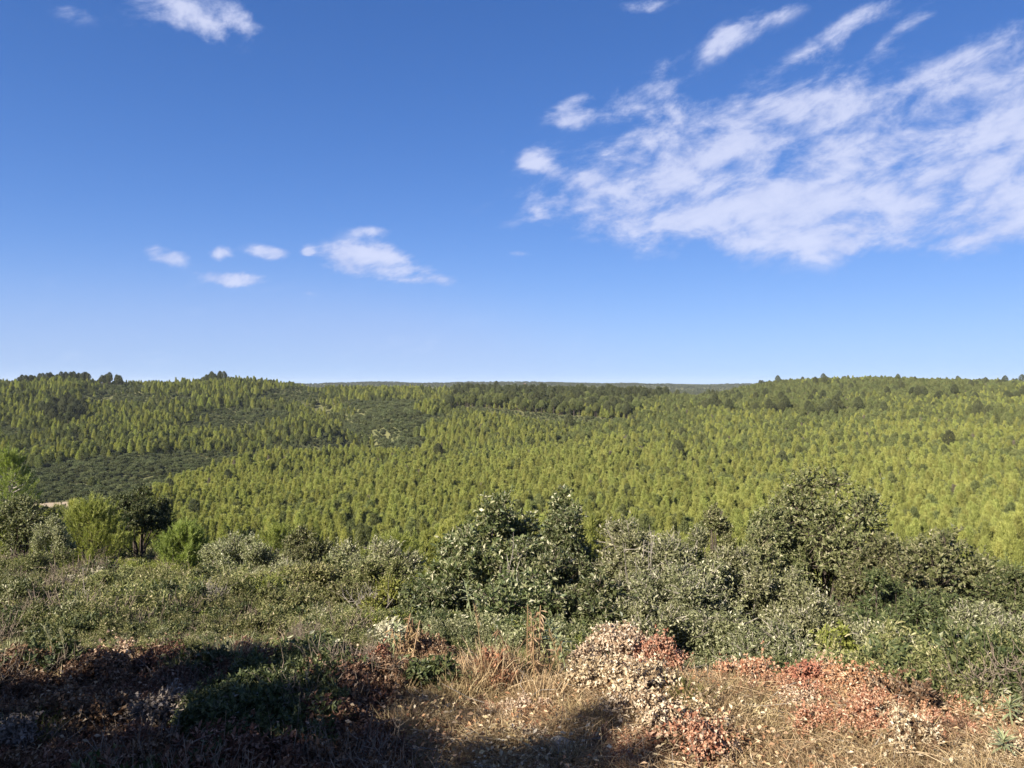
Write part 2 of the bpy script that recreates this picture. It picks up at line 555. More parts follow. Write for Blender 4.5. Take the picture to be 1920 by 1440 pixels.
M['dead_grey'] = mat_leaf('dead_grey', [(0, (.085, .066, .050)), (.5, (.165, .132, .105)), (1, (.30, .25, .205))], .12, .7, .1, .15, (1, .9, .8))
M['straw'] = mat_leaf('straw', [(0, (.17, .105, .055)), (.5, (.34, .235, .130)), (1, (.55, .43, .27))], .25, .6, .2, .15, (1, .9, .65))
M['grass_green'] = mat_leaf('grass_green', [(0, (.085, .10, .025)), (.6, (.17, .17, .045)), (1, (.34, .30, .12))], .28, .5, .25, .2)
M['feather'] = mat_leaf('feather', [(0, (.22, .215, .115)), (.5, (.32, .30, .18)), (1, (.46, .42, .27))], .28, .6, .2, .1, (1, 1, .8))
M['stalk_brown'] = mat_leaf('stalk_brown', [(0, (.15, .085, .045)), (.5, (.28, .17, .095)), (1, (.42, .29, .18))], .15, .65, .2, .1, (1, .8, .6))
M['spurge'] = mat_leaf('spurge', [(0, (.12, .15, .065)), (.5, (.22, .24, .12)), (1, (.36, .36, .21))], .22, .42, .4, .12)
M['spurge_bright'] = mat_leaf('spurge_bright', [(0, (.20, .26, .07)), (.5, (.32, .37, .11)), (1, (.46, .47, .18))], .25, .42, .4, .1)
M['bark'] = mat_plain('bark', (.045, .034, .027), (.105, .082, .066), 14, .9, .4)
M['bark_pale'] = mat_plain('bark_pale', (.14, .12, .10), (.30, .265, .225), 18, .9, .3)
M['twig_brown'] = mat_plain('twig_brown', (.10, .075, .055), (.22, .175, .135), 18, .9, .2)
M['leaf_dark'] = mat_leaf('leaf_dark', [(0, (.034, .046, .017)), (.6, (.070, .080, .029)), (.93, (.120, .124, .050)), (1, (.20, .19, .10))], .18, .5, .25, .2)  # dark evergreens; on the shaded bank this colour also deepens the shade
M['rock'] = mat_plain('rock', (.25, .225, .19), (.44, .41, .36), 7, .9, .6)
M['plaster'] = mat_plain('plaster', (.50, .48, .45), (.58, .56, .53), .8, .9)
M['roof_tile'] = mat_plain('roof_tile', (.30, .13, .08), (.40, .20, .12), 2.0, .9)


def mat_ground():
    m = bpy.data.materials.new('ground'); m.use_nodes = True
    t = NT(m.node_tree)
    b = m.node_tree.nodes['Principled BSDF']
    tc = t.n('ShaderNodeTexCoord'); o = tc.outputs['Object']
    sep = t.n('ShaderNodeSeparateXYZ'); t.l(o, sep.inputs[0])
    d = t.m('SQRT', t.m('ADD', t.m('MULTIPLY', sep.outputs[0], sep.outputs[0]), t.m('MULTIPLY', sep.outputs[1], sep.outputs[1])))
    nf = t.noise(o, 22, 7, .65); nm = t.noise(o, 1.7, 5, .6); nl = t.noise(o, .035, 4, .55)
    soil = t.mix(t.ss(nm, .35, .68), (.13, .075, .047), (.25, .165, .10))
    soil = t.mix(t.ss(nf, .42, .72), soil, (.26, .185, .115))
    scrub = t.mix(t.ss(nl, .35, .65), (.085, .090, .036), (.130, .124, .055))
    scrub = t.mix(t.ss(t.noise(o, .6, 5, .6), .45, .7), scrub, (.095, .098, .042))
    col = t.mix(t.ss(d, 7, 12), soil, scrub)
    # bare pale earth of a track and clearings in the ravine
    for (px, dd, rx, ry) in TRACKS:
        x0 = (px - 960) / FOC * dd
        qx = t.m('DIVIDE', t.m('SUBTRACT', sep.outputs[0], x0), rx); qy = t.m('DIVIDE', t.m('SUBTRACT', sep.outputs[1], dd), ry)
        q = t.m('ADD', t.m('MULTIPLY', qx, qx), t.m('MULTIPLY', qy, qy))
        q = t.m('ADD', q, t.m('MULTIPLY', t.m('SUBTRACT', t.noise(o, .25, 4, .6), .5), 1.4))
        col = t.mix(t.ss(q, .7, 1.2, 1, 0), col, (.34, .27, .19))
    t.l(col, b.inputs['Base Color'])
    b.inputs['Roughness'].default_value = .95
    b.inputs['Specular IOR Level'].default_value = .1
    bp = t.n('ShaderNodeBump'); bp.inputs['Strength'].default_value = .6; bp.inputs['Distance'].default_value = .03
    t.l(nf, bp.inputs['Height']); t.l(bp.outputs[0], b.inputs['Normal'])
    return m


TRACKS = [(95, 232, 9, 12), (140, 292, 5, 9), (265, 300, 6, 5), (832, 432, 1.6, 4)]
M['ground'] = mat_ground()


# ------------------------------------------------------------------ the ground, one sheet
def build_ground():
    front = np.radians(np.linspace(-50, 50, 231))
    rest = np.radians(np.linspace(50, 310, 90))[1:-1]
    az = np.concatenate([front, rest])
    rr = np.concatenate([np.geomspace(.6, 8, 45), np.geomspace(8, 9000, 170)[1:]])
    A, R = np.meshgrid(az, rr, indexing='ij')
    X = np.sin(A) * R; Y = np.cos(A) * R
    Z = gz(X, Y)
    na, nr = A.shape
    V = np.stack([X, Y, Z], -1).reshape(-1, 3)
    i = np.arange(na)[:, None]; j = np.arange(nr - 1)[None]
    i2 = (i + 1) % na
    q = np.stack([i * nr + j, i2 * nr + j, i2 * nr + j + 1, i * nr + j + 1], -1).reshape(-1, 4)[:, ::-1]
    mb = MB(); mb.add(V, quads=q)
    c = len(V)
    ring = np.arange(na) * nr
    mb.add([[0, 0, g1(.01, .01)]], tris=np.stack([np.roll(ring, -1), ring, np.full(na, c)], 1) - c)
    me = mb.mesh('ground', M['ground'], True)
    o = obj('ground', me); o['kind'] = 'structure'
    return o


build_ground()


# ------------------------------------------------------------------ plant builders
def rdir(r, n, up=0.0):
    v = nrm(r.normal(size=(n, 3)))
    v[:, 2] += up
    return nrm(v)


def shrub_meshes(seed, R, H, leafmat, barkmat, nleaf=14000, ll=.045, lw=.02, lobes=11, up=.45, per=18, twig=.2, depth=.5, sparse=1.0, stick=.15, curl=.12, tri=False):
    """crown of leafy twigs gathered in lobes, and the stems that carry them"""
    r = np.random.default_rng(seed)
    C = []; RL = []
    for i in range(lobes):
        th = r.uniform(0, 2 * math.pi); q = math.sqrt(r.uniform(0.02, 1)) * .72
        top = math.sqrt(max(0, 1 - q * q * .9))
        zc = H * (.16 + (top * .80 - .16) * r.uniform(.25, 1.0) ** .6)
        C.append((math.cos(th) * q * R, math.sin(th) * q * R, zc)); RL.append(r.uniform(.24, .42) * min(R, H * .9) * sparse)
    C[0] = (R * r.uniform(-.15, .15), R * r.uniform(-.15, .15), H * .78); RL[0] = .26 * min(R, H)
    C = np.array(C); RL = np.array(RL)
    nt = max(20, int(nleaf / per))
    w = RL ** 2; li = r.choice(len(C), nt, p=w / w.sum())
    ax = C[li] * [1, 1, 0]
    dirs = nrm(rdir(r, nt, up) + ax / max(R, .01) * .55)
    tip = C[li] + dirs * (RL[li] * r.uniform(.72, 1.18, nt))[:, None]
    tl = twig * r.uniform(.6, 1.5, nt)
    far_out = r.random(nt) < .05
    tip[far_out] += dirs[far_out] * (RL[li][far_out] * r.uniform(.15, .5, far_out.sum()))[:, None]
    ins = r.random(nt) < depth * .5
    tip[ins] = C[li][ins] + (tip[ins] - C[li][ins]) * r.uniform(.2, .8, (ins.sum(), 1))
    tip[:, 2] = np.maximum(tip[:, 2], .04 * H + .02)
    fz = (H - .35 * twig * up) / np.percentile(tip[:, 2], 99); fr = R / np.percentile(np.hypot(tip[:, 0], tip[:, 1]), 96)
    sc3 = np.array([fr, fr, fz]); tip = tip * sc3; C = C * sc3
    td = nrm(dirs + r.normal(size=dirs.shape) * .35 + [0, 0, up * .5])
    base = tip - td * tl[:, None]
    base[:, 2] = np.maximum(base[:, 2], .02)
    k = per
    t = (np.arange(k)[None] + r.random((nt, k))) / k
    t = .15 + .87 * t
    P = base[:, None] + (tip - base)[:, None] * t[..., None]
    D = td[:, None] * r.uniform(.15, .9, (nt, k, 1)) + nrm(r.normal(size=(nt, k, 3))) * .85
    N = nrm(r.normal(size=(nt, k, 3)) * .7 + td[:, None] * .5 + [0, 0, .5])
    sc = r.uniform(.6, 1.25, (nt, k)).ravel()
    mb = MB()
    if tri:                                   # far enough that a leaf is a speck
        P = P.reshape(-1, 3); D = nrm(D.reshape(-1, 3)); Sd = nrm(np.cross(D, N.reshape(-1, 3))); ws = (lw * 1.25 * sc * r.uniform(.6, 1.2, sc.shape))[:, None] * .5
        V = np.stack([P - Sd * ws, P + Sd * ws, P + D * (ll * sc)[:, None]], 1)
        mb.add(V, tris=np.arange(len(P) * 3).reshape(-1, 3))
    else:
        leaves(mb, P.reshape(-1, 3), D.reshape(-1, 3), N.reshape(-1, 3), ll * sc, lw * sc * r.uniform(.6, 1.2, sc.shape), 0, curl)
    crown = mb.mesh('crown', leafmat)
    mb = MB()
    for i in range(len(C)):
        b = np.array([r.normal() * .06 * R, r.normal() * .06 * R, -.1])
        m1 = b * .6 + C[i] * .4 + [r.normal() * .05 * R, r.normal() * .05 * R, .1 * H]
        s = max(.008, .016 * math.sqrt(R * H))
        polytube(mb, [b, m1 * .5 + b * .5, m1, C[i]], [s * 1.1, s * .9, s * .7, s * .4], 5)
    pick = r.random(nt) < stick + .25
    tubes(mb, C[li][pick], tip[pick], .006 * math.sqrt(max(R, .3)) + .001, .0025, 3, 0, .06, seed)
    stems = mb.mesh('stems', barkmat)
    return crown, stems


def put_shrub(name, label, px, topy, wpx, d, kind, seed, cat='shrub', dens=1.0, ll=None, hmin=.25, group=None, rz=None, **kw):
    """a shrub at distance d whose top and width come out as in the photograph"""
    x, y, z = at(px, d)
    ztop = EYE - (topy - HOR) / FOC * d
    H = max(hmin, ztop - z + .05); R = wpx / FOC * d / 2
    spec = dict(KINDS[kind]); spec.update(kw)
    lm = spec.pop('leaf'); bm = spec.pop('bark'); L0 = ll or spec.pop('ll'); spec.pop('ll', None); ratio = spec.pop('ratio')
    area = 2 * math.pi * R * (R * .5 + H * .8)
    tri = d > 9.5 or kind in ('garrigue', 'fresh')
    n = int(dens * (1.75 if d > 5.6 else 2.1) * area / (L0 * L0 * ratio * .55))
    cap = 30000 if tri else 17000
    if n > cap:
        L0 = L0 * min(1.35, math.sqrt(n / cap)); n = cap
    crown, stems = shrub_meshes(seed, R, H, M[lm], M[bm], nleaf=n, ll=L0, lw=L0 * ratio, tri=tri, **spec)
    root = thing(name, label, cat, (x, y, z - .03), 0, group)
    obj('crown', crown, root); obj('stems', stems, root)
    return root


KINDS = {
    'mastic': dict(leaf='leaf_green', bark='bark', ll=.050, ratio=.46, lobes=15, up=.45, per=16, twig=.20),
    'silver': dict(leaf='leaf_silver', bark='bark_pale', ll=.034, ratio=.44, lobes=17, up=.75, per=18, twig=.26),
    'oak': dict(leaf='leaf_oak', bark='bark', ll=.042, ratio=.52, lobes=22, up=.35, per=14, twig=.18),
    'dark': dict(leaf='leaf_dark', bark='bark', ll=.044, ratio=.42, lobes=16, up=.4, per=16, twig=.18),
    'garrigue': dict(leaf='leaf_garrigue', bark='bark', ll=.027, ratio=.38, lobes=10, up=.6, per=22, twig=.20),
    'fresh': dict(leaf='leaf_fresh', bark='bark', ll=.036, ratio=.42, lobes=9, up=.6, per=18, twig=.18),
    'pale': dict(leaf='leaf_pale', bark='bark_pale', ll=.040, ratio=.5, lobes=8, up=.7, per=14, twig=.14),
    'dead_pale': dict(leaf='dead_pale', bark='twig_brown', ll=.028, ratio=.62, lobes=14, sparse=.72, up=.25, per=14, twig=.16, stick=.7, curl=.4),
    'dead_pink': dict(leaf='dead_pink', bark='twig_brown', ll=.028, ratio=.5, lobes=14, sparse=.72, up=.3, per=14, twig=.16, stick=.7, curl=.4),
    'dead_brown': dict(leaf='dead_brown', bark='twig_brown', ll=.028, ratio=.55, lobes=9, up=.2, per=14, twig=.16, stick=.7, curl=.4),
    'dead_red': dict(leaf='dead_red', bark='twig_brown', ll=.028, ratio=.45, lobes=6, up=.3, per=14, twig=.12, stick=.7, curl=.4),
    'dead_grey': dict(leaf='dead_grey', bark='twig_brown', ll=.028, ratio=.6, lobes=8, up=.3, per=12, twig=.14, stick=.7, curl=.4),
}


def pine_mb(seed, H, R, whorls, per, shoots, needles, nlen, nwid, low=.12, power=.75, lift=.55, bare=0.0, tuft=.28, crooked=.02, spread=.55):
    """young Aleppo pine: upswept branches carrying brush-like shoots; returns (crown MB, trunk MB)"""
    r = np.random.default_rng(seed)
    cb = MB(); tb = MB()
    tr = .012 * H + .015
    off = r.normal(size=(5, 2)) * crooked * H
    off[0] = 0
    zs = np.linspace(0, H * .97, 5)
    tp = np.c_[off * np.linspace(0, 1, 5)[:, None], zs]; tp[0, 2] = -.25
    polytube(tb, tp, np.linspace(tr, tr * .15, 5), 6)
    A = []; B = []
    for i in range(whorls):
        f = low + (1 - low) * (i + r.uniform(-.3, .3)) / whorls
        f = min(max(f, low), .985)
        prof = (1 - ((f - low) / (1 - low)) ** (1 / power)) if f > low else 1
        prof = max(prof, .05) * min(1, .55 + (f - low) * 2.2)
        ph = r.uniform(0, 6.28)
        z0 = f * H * .97
        c = np.array([np.interp(z0, zs, tp[:, 0]), np.interp(z0, zs, tp[:, 1]), z0])
        for k in range(per):
            a = ph + 2 * math.pi * k / per + r.normal() * .25
            L = R * prof * r.uniform(.72, 1.15) + .05 * R
            up = lift * r.uniform(.6, 1.5)
            A.append(c); B.append(c + np.array([math.cos(a) * L, math.sin(a) * L, L * up]))
    A = np.array(A); B = np.array(B)
    ok = A[:, 2] > bare * H
    A, B = A[ok], B[ok]
    ln = np.linalg.norm(B - A, axis=1)
    tubes(tb, A, B, tr * .32, tr * .08, 3, 0, .05, seed)
    nb = len(A)
    t = r.uniform(.30, 1.02, (nb, shoots)); t[:, 0] = 1.0
    SP = A[:, None] + (B - A)[:, None] * t[..., None]
    SP = SP + r.normal(size=SP.shape) * .05 * R
    bd = nrm(B - A)
    SD = bd[:, None] * .55 + nrm(r.normal(size=(nb, shoots, 3))) * spread + np.array([0, 0, .85])
    SD = nrm(SD).reshape(-1, 3); SP = SP.reshape(-1, 3)
    top = np.array([[tp[-1, 0], tp[-1, 1], H * f] for f in (.86, .90, .94, .97)])
    SP = np.r_[SP, top]; SD = np.r_[SD, nrm(np.c_[r.normal(size=(4, 2)) * .1, np.ones(4)])]
    ns = len(SP); sl = tuft * r.uniform(.7, 1.4, ns)
    sl[-4:] = tuft * 1.5
    if needles > 8:
        tubes(tb, SP, SP + SD * sl[:, None], .005, .002, 3, 0, .02, seed + 1)
    q = (np.arange(needles)[None] + r.random((ns, needles))) / needles
    P = SP[:, None] + SD[:, None] * (sl[:, None] * q)[..., None]
    D = SD[:, None] * r.uniform(.7, 1.3, (ns, needles, 1)) + nrm(r.normal(size=(ns, needles, 3))) * .75
    blades(cb, P.reshape(-1, 3), D.reshape(-1, 3), nlen * r.uniform(.7, 1.3, ns * needles), nwid, 0, seed)
    return cb, tb


# ------------------------------------------------------------------ pine forest and scrub of the valley and the hills
def proto(name, mbs, mats):
    mb = MB()
    for i, m in enumerate(mbs):
        for V in [np.concatenate(m.V)]:
            Q = np.concatenate(m.Q) if m.Q else None
            T = np.concatenate(m.T3) if m.T3 else None
            mb.add(V, Q, T, i)
    return bpy.data.objects.new(name, mb.mesh(name, mats))


PINES = []          # (crown mesh, trunk mesh) pairs for the single trees
PROTO = []          # objects instanced over the forest
def crown_pine(seed, H, R, low, n, power=1.0, bl=.42, bw=.10, nb=6, lump=.28, blunt=.45):
    """pine seen from afar: a full crown of brush tufts, lumpy, with upswept tips"""
    r = np.random.default_rng(seed)
    cb = MB(); tb = MB()
    polytube(tb, [(0, 0, -.6), (r.normal() * .05, r.normal() * .05, H * .5), (0, 0, H * .93)], [.022 * H, .016 * H, .004 * H], 6)
    lob = rdir(r, 14) * [1, 1, 1.2]; la = r.uniform(-lump, lump * 1.3, 14)
    t = r.random(n) ** .85; a = r.uniform(0, 6.28, n)
    prof = np.sin(np.pi * np.clip(t * .80 + .17, 0, 1)) ** .7 * (1 - blunt * t ** power)
    o = np.c_[np.cos(a), np.sin(a), (t - .4) * 1.6]; o = nrm(o)
    d = 1 + (np.exp(4.5 * (o @ nrm(lob).T - 1)) * la).sum(1)
    rad = R * prof * d * np.where(r.random(n) < .16, r.uniform(.3, .8, n), r.uniform(.82, 1.06, n))
    P = np.c_[np.cos(a) * rad, np.sin(a) * rad, H * (low + (1 - low) * t) * (.93 + .07 * d)]
    out = nrm(np.c_[np.cos(a), np.sin(a), .5 + 0 * a])
    D = nrm(np.c_[np.cos(a) * .48, np.sin(a) * .48, .85 + .5 * t] + r.normal(size=(n, 3)) * .22)
    P2 = np.repeat(P, nb, 0) + r.normal(size=(n * nb, 3)) * .09
    D2 = nrm(np.repeat(D, nb, 0) + r.normal(size=(n * nb, 3)) * .32)
    S = nrm(np.cross(D2, np.repeat(out, nb, 0) + r.normal(size=(n * nb, 3)) * .55))
    L = (bl * r.uniform(.6, 1.35, n * nb))[:, None]; W = bw * r.uniform(.6, 1.3, (n * nb, 1))
    V = np.stack([P2 - S * W * .5, P2 + S * W * .5, P2 + D2 * L], 1)
    cb.add(V, tris=np.arange(n * nb * 3).reshape(-1, 3))
    return cb, tb


def bush_mb(seed, R, H, n, L, W, lobes=7):
    r = np.random.default_rng(seed)
    mb = MB()
    th = r.uniform(0, 6.28, lobes); q = np.sqrt(r.random(lobes)) * .6 * R
    C = np.c_[np.cos(th) * q, np.sin(th) * q, r.uniform(.35, .62, lobes) * H]; RL = r.uniform(.33, .5, lobes) * min(R, H)
    li = r.integers(0, lobes, n); dd = rdir(r, n, .35)
    P = C[li] + dd * (RL[li] * r.uniform(.55, 1.1, n))[:, None]
    P[:, 2] = np.maximum(P[:, 2], 0)
    leaves(mb, P, nrm(dd + rdir(r, n) * .8), nrm(dd + rdir(r, n) * .5), L * r.uniform(.6, 1.3, n), W * r.uniform(.7, 1.2, n))
    return mb


for i in range(5):
    cb, tb = crown_pine(100 + i, 4.9 + .35 * i, 1.22 + .08 * (i % 3), .08, 520, blunt=.74 + .06 * (i % 2), bl=.58, bw=.085, lump=.32)
    PINES.append((cb.mesh('crown', M['pine_bright']), tb.mesh('trunk', M['bark'])))
    PROTO.append(proto('bright_pine', [cb, tb], [M['pine_bright'], M['bark']]))          # 0-4
for i in range(4):
    cb, tb = crown_pine(200 + i, 4.8 + .35 * i, 1.50 + .1 * (i % 2), .14, 480, blunt=.40, bl=.45, bw=.12)
    PROTO.append(proto('green_pine', [cb, tb], [M['pine_green'], M['bark']]))            # 5-8
for i in range(3):
    cb, tb = crown_pine(300 + i, 8.2 + i, 2.3, .50, 520, blunt=.30, bl=.55, bw=.16, lump=.45)
    PROTO.append(proto('tall_pine', [cb, tb], [M['pine_green' if i < 2 else 'pine_dark'], M['bark']]))   # 9-11
for i in range(4):
    PROTO.append(proto('far_bush', [bush_mb(400 + i, 1.5, 1.7 + .2 * i, 1500, .30, .15)], [M['scrub_far']]))      # 12-15
for i in range(2):
    PROTO.append(proto('far_tree', [bush_mb(450 + i, 2.8, 4.5, 900, .8, .45, 9)], [M['pine_dark']]))             # 16-17
M['pine_dead'] = mat_leaf('pine_dead', [(0, (.085, .068, .052)), (1, (.19, .155, .115))], .1, .7, .1, .2)
cb, tb = crown_pine(480, 4.8, 1.1, .1, 200, blunt=.6, bl=.5, bw=.06)
PROTO.append(proto('dead_pine', [cb, tb], [M['pine_dead'], M['bark']]))             # 18
V_BRIGHT, V_GREEN, V_TALL, V_TALLDARK, V_BUSH, V_FAR = range(0, 5), range(5, 9), range(9, 11), (11,), range(12, 16), range(16, 18)


def scatter():
    r = np.random.default_rng(11)
    pts = []

    def grid(y0, y1, s, half=0.74):
        ny = int((y1 - y0) / s)
        for k in range(ny):
            y = y0 + k * s
            w = y * half + 6
            xs = np.arange(-w, w, s) + (k % 2) * s * .5
            pts.append(np.c_[xs + r.uniform(-.42, .42, len(xs)) * s, np.full(len(xs), y) + r.uniform(-.42, .42, len(xs)) * s, np.full(len(xs), s)])
    grid(62, 240, 2.0); grid(240, 360, 2.05); grid(360, 520, 2.35); grid(520, 760, 3.1); grid(760, 1150, 6)
    grid(1150, 2500, 13, .36)
    grid(2500, 3300, 14, .5)
    P = np.concatenate(pts)
    x, y = P[:, 0], P[:, 1]
    z = gz(x, y)
    u, v = proj(x, y, z + 2.5)
    n = len(P); rn = r.random(n)
    n1 = fbm(x, y, 60, 3); n2 = fbm(x + 500, y, 22, 3); n3 = fbm(x, y + 900, 130, 2)
    var = np.full(n, -1); sc = np.ones(n)

    def choose(mask, vs):
        k = mask.nonzero()[0]
        var[k] = r.choice(list(vs), len(k))
    crest = np.interp(u, [-400, 180, 250, 330, 480, 600, 720, 830, 960], [90, 100, 215, 285, 345, 362, 372, 425, 2000])
    spur = (y < crest)
    bright = spur & (y < 760)
    left = (~spur) & (u < 900) & (y < 1000)
    choose(bright, V_BRIGHT)
    # with distance and by patches the plantation turns a deeper green
    gmix = np.clip((y - 300) / 240, 0, 1) * .85 + .6 * n1 + np.where(u > 1250, .16, 0) + .12
    choose(bright & (rn < gmix), V_GREEN)
    choose(bright & (rn < gmix - .92), V_TALLDARK)
    # left hill: open pines over low dark scrub
    pin = .22 + 1.6 * n1 + .3 * n3 + .5 * n2 + np.interp(y, [150, 330, 400, 600], [-.45, -.25, .02, .05])
    lp = left & (rn < pin)
    choose(left, V_BUSH); choose(lp, V_GREEN)
    choose(left & (rn < pin * .45) & (y > 340), V_BRIGHT)
    # ravine with dark evergreen scrub
    rav = (np.abs(u - (735 + (v - 800) * -.1) + 60 * n2 + 40 * n1) < np.interp(v, [745, 790, 850], [75, 95, 30])) & (v > 748) & (v < 852) & (y > 375)
    choose(rav, V_BUSH); sc[rav] *= 1.25
    # far crest groups of tall dark pines
    for (pu, wu, pr) in ((60, 26, .5), (95, 30, .6), (140, 26, .7), (196, 12, .5), (222, 10, .5), (400, 24, .35)):
        dk = left & (np.hypot((u - pu) / wu, (y - 672) / 20) < 1)
        choose(dk & (rn < pr), V_TALLDARK)
    dk2 = left & (np.hypot((u - 118) / 45, (v - 775) / 18) < 1)
    choose(dk2 & (rn < .35), V_TALLDARK)
    # tall edge of old pines above the clearing
    edge = (u > 850) & (u < 1195)
    ey = np.interp(u, [850, 960, 1080, 1195], [520, 492, 478, 462])
    gap = edge & (y > ey - 34) & (y < ey)
    choose(gap, V_BUSH); sc[gap] *= .7
    tall = edge & (y >= ey) & (y < ey + 60)
    choose(tall & (rn < .55), V_TALL); choose(tall & (rn < .18), V_TALLDARK)
    # right hill: rounder, darker crowns
    rh = (u > 1250) & (y > 430) & (y < 1000)
    choose(rh & (rn < .62), V_GREEN)
    choose(rh & (rn < .010), V_TALLDARK)
    odd = (~left) & (y > 200) & (r.random(n) < .0012) & (y < 1000)
    choose(odd, V_TALLDARK)
    choose((~left) & (y < 1000) & (var < 9) & (r.random(n) < .012 + .02 * (n2 > .35)), (18,))
    for (pu, pd) in ((1335, 470), (1465, 440), (1720, 500), (1842, 380), (1900, 480)):
        k = np.hypot((u - pu) / 16, (y - pd) / 8) < 1
        choose(k & (rn < .6), V_TALLDARK)
    far = y > 1000
    choose(far, V_FAR)
    sc *= r.uniform(.5, 1.15, n) * (1 + .25 * n2)
    sc[far] *= 1.2
    bushy = np.isin(var, list(V_BUSH)); sc[bushy] *= r.uniform(.55, 1.3, bushy.sum())
    sc[np.isin(var, [9, 10, 11])] *= .88
    # thin gaps, and bare ground on the tracks
    keep = (var >= 0) & (r.random(n) > .05)
    for (px, dd, rx, ry) in TRACKS:
        keep &= np.hypot((x - (px - 960) / FOC * dd) / rx, (y - dd) / ry) > .95
    # far side only where the land can be seen
    keep &= ~((y > 760) & (y < 1150) & ((u < 450) | (u > 1450)))
    keep &= ~((y > 1150) & (y < 2500) & ((u < 1120) | (u > 1440)))
    sc[y > 520] *= 1.0
    return x[keep], y[keep], z[keep], var[keep], sc[keep], r.uniform(0, 6.28, keep.sum())


def forest():
    x, y, z, var, sc, rot = scatter()
    occl = lambda u: np.interp(u, [0, 250, 330, 420, 640, 790, 900, 1060, 1250, 1400, 1440, 1560, 1640, 1700, 1860, 1920],
                               [930, 925, 985, 1000, 1010, 985, 945, 955, 985, 985, 930, 895, 950, 1010, 1020, 1050])
    hgt = 5.2 * sc
    u, v = proj(x, y, z + hgt)
    dmin = np.interp(u, [0, 800, 1000, 1400, 1600, 1920], [170, 165, 150, 140, 112, 100])
    ok = ~((y < dmin) & (v < occl(u) + 30))
    x, y, z, var, sc, rot, u, v = (q[ok] for q in (x, y, z, var, sc, rot, u, v))
    cand = (var <= 4) & (u > 5) & (u < 1915) & (v < occl(u) - 8)
    idx = cand.nonzero()[0]
    idx = idx[np.argsort((y / sc)[idx])][:300]
    near_small = (y < 110)
    single = np.zeros(len(x), bool); single[idx] = True
    for i in idx:
        root = thing('pine_tree', 'young yellow-green pine in the near front ranks of the valley plantation', 'pine',
                     (x[i], y[i], z[i]), rot[i], 'nearest pines of the valley plantation', (sc[i],) * 3)
        c, t = PINES[int(var[i])]
        obj('crown', c, root); obj('trunk', t, root)
    rest = ~single
    bush = np.isin(var, list(V_BUSH))

    def instancer(name, sel, label, cat):
        me = bpy.data.meshes.new(name)
        co = np.c_[x[sel], y[sel], z[sel]].astype(np.float32)
        me.vertices.add(len(co)); me.vertices.foreach_set('co', co.ravel())
        for nm, typ, dat in (('variant', 'INT', var[sel].astype(np.int32)), ('scl', 'FLOAT', sc[sel].astype(np.float32)), ('rot', 'FLOAT', rot[sel].astype(np.float32))):
            a = me.attributes.new(nm, typ, 'POINT'); a.data.foreach_set('value', dat)
        me.update()
        o = obj(name, me); o['kind'] = 'stuff'; o['label'] = label; o['category'] = cat
        ng = bpy.data.node_groups.new(name, 'GeometryNodeTree')
        ng.interface.new_socket('Geometry', in_out='INPUT', socket_type='NodeSocketGeometry')
        ng.interface.new_socket('Geometry', in_out='OUTPUT', socket_type='NodeSocketGeometry')
        t = NT(ng)
        gi = t.n('NodeGroupInput'); go = t.n('NodeGroupOutput'); jn = t.n('GeometryNodeJoinGeometry')
        mp = t.n('GeometryNodeMeshToPoints'); t.l(gi.outputs[0], mp.inputs[0])

        def attr(nm, typ):
            a = t.n('GeometryNodeInputNamedAttribute', data_type=typ); a.inputs[0].default_value = nm
            return a.outputs[0]
        va = attr('variant', 'INT'); sa = attr('scl', 'FLOAT'); ra = attr('rot', 'FLOAT')
        rv = t.comb(0.0, 0.0, ra)
        for k in sorted(set(var[sel].tolist())):
            oi = t.n('GeometryNodeObjectInfo'); oi.inputs[0].default_value = PROTO[k]; oi.inputs['As Instance'].default_value = True
            cmp_ = t.n('FunctionNodeCompare', data_type='INT', operation='EQUAL')
            t.l(va, cmp_.inputs[2]); cmp_.inputs[3].default_value = k
            ip = t.n('GeometryNodeInstanceOnPoints')
            t.l(mp.outputs[0], ip.inputs['Points']); t.l(cmp_.outputs[0], ip.inputs['Selection'])
            t.l(oi.outputs['Geometry'], ip.inputs['Instance']); t.l(rv, ip.inputs['Rotation']); t.l(sa, ip.inputs['Scale'])
            t.l(ip.outputs[0], jn.inputs[0])
        t.l(jn.outputs[0], go.inputs[0])
        md = o.modifiers.new('spread', 'NODES'); md.node_group = ng
        return o
    instancer('pine_forest', rest & ~bush, 'dense pine forest rolling away over the valley and the hills', 'forest')
    instancer('hillside_scrub', rest & bush, 'low dark scrub between the open pines of the far hillside', 'scrub')
    return len(x)


forest()

# FOREGROUND ------------------------------------------------------- trees behind the viewpoint whose shade falls on the near slope
for k, (x, y, R, H, lab) in enumerate([
        (-10.4, -0.4, 1.5, 5.2, 'dense evergreen oak behind the viewpoint, first of the row from the slope'),
        (-8.8, -0.7, 1.25, 4.9, 'dense evergreen oak behind the viewpoint, second of the row'),
        (-7.2, -0.9, 1.1, 5.2, 'dense evergreen oak behind the viewpoint, third of the row'),
        (-5.9, -1.3, 1.0, 4.85, 'dense evergreen oak behind the viewpoint, fourth of the row'),
        (-4.9, -1.55, 1.2, 5.1, 'slim evergreen oak behind the viewpoint, fifth of the row'),
        (-3.9, -2.1, 1.1, 4.9, 'slim evergreen oak behind the viewpoint, end of the row')]):
    c, s = shrub_meshes(900 + k, R, H, M['leaf_oak'], M['bark'], nleaf=8500, ll=.15, lw=.085, lobes=34, up=.3, per=14, twig=.35)
    root = thing('evergreen_oak', lab, 'tree', (x, y, g1(x, y) - .05), 0, 'oaks behind the viewpoint')
    obj('crown', c, root); obj('trunk', s, root)

# ------------------------------------------------------------------ young pines standing in the scrub


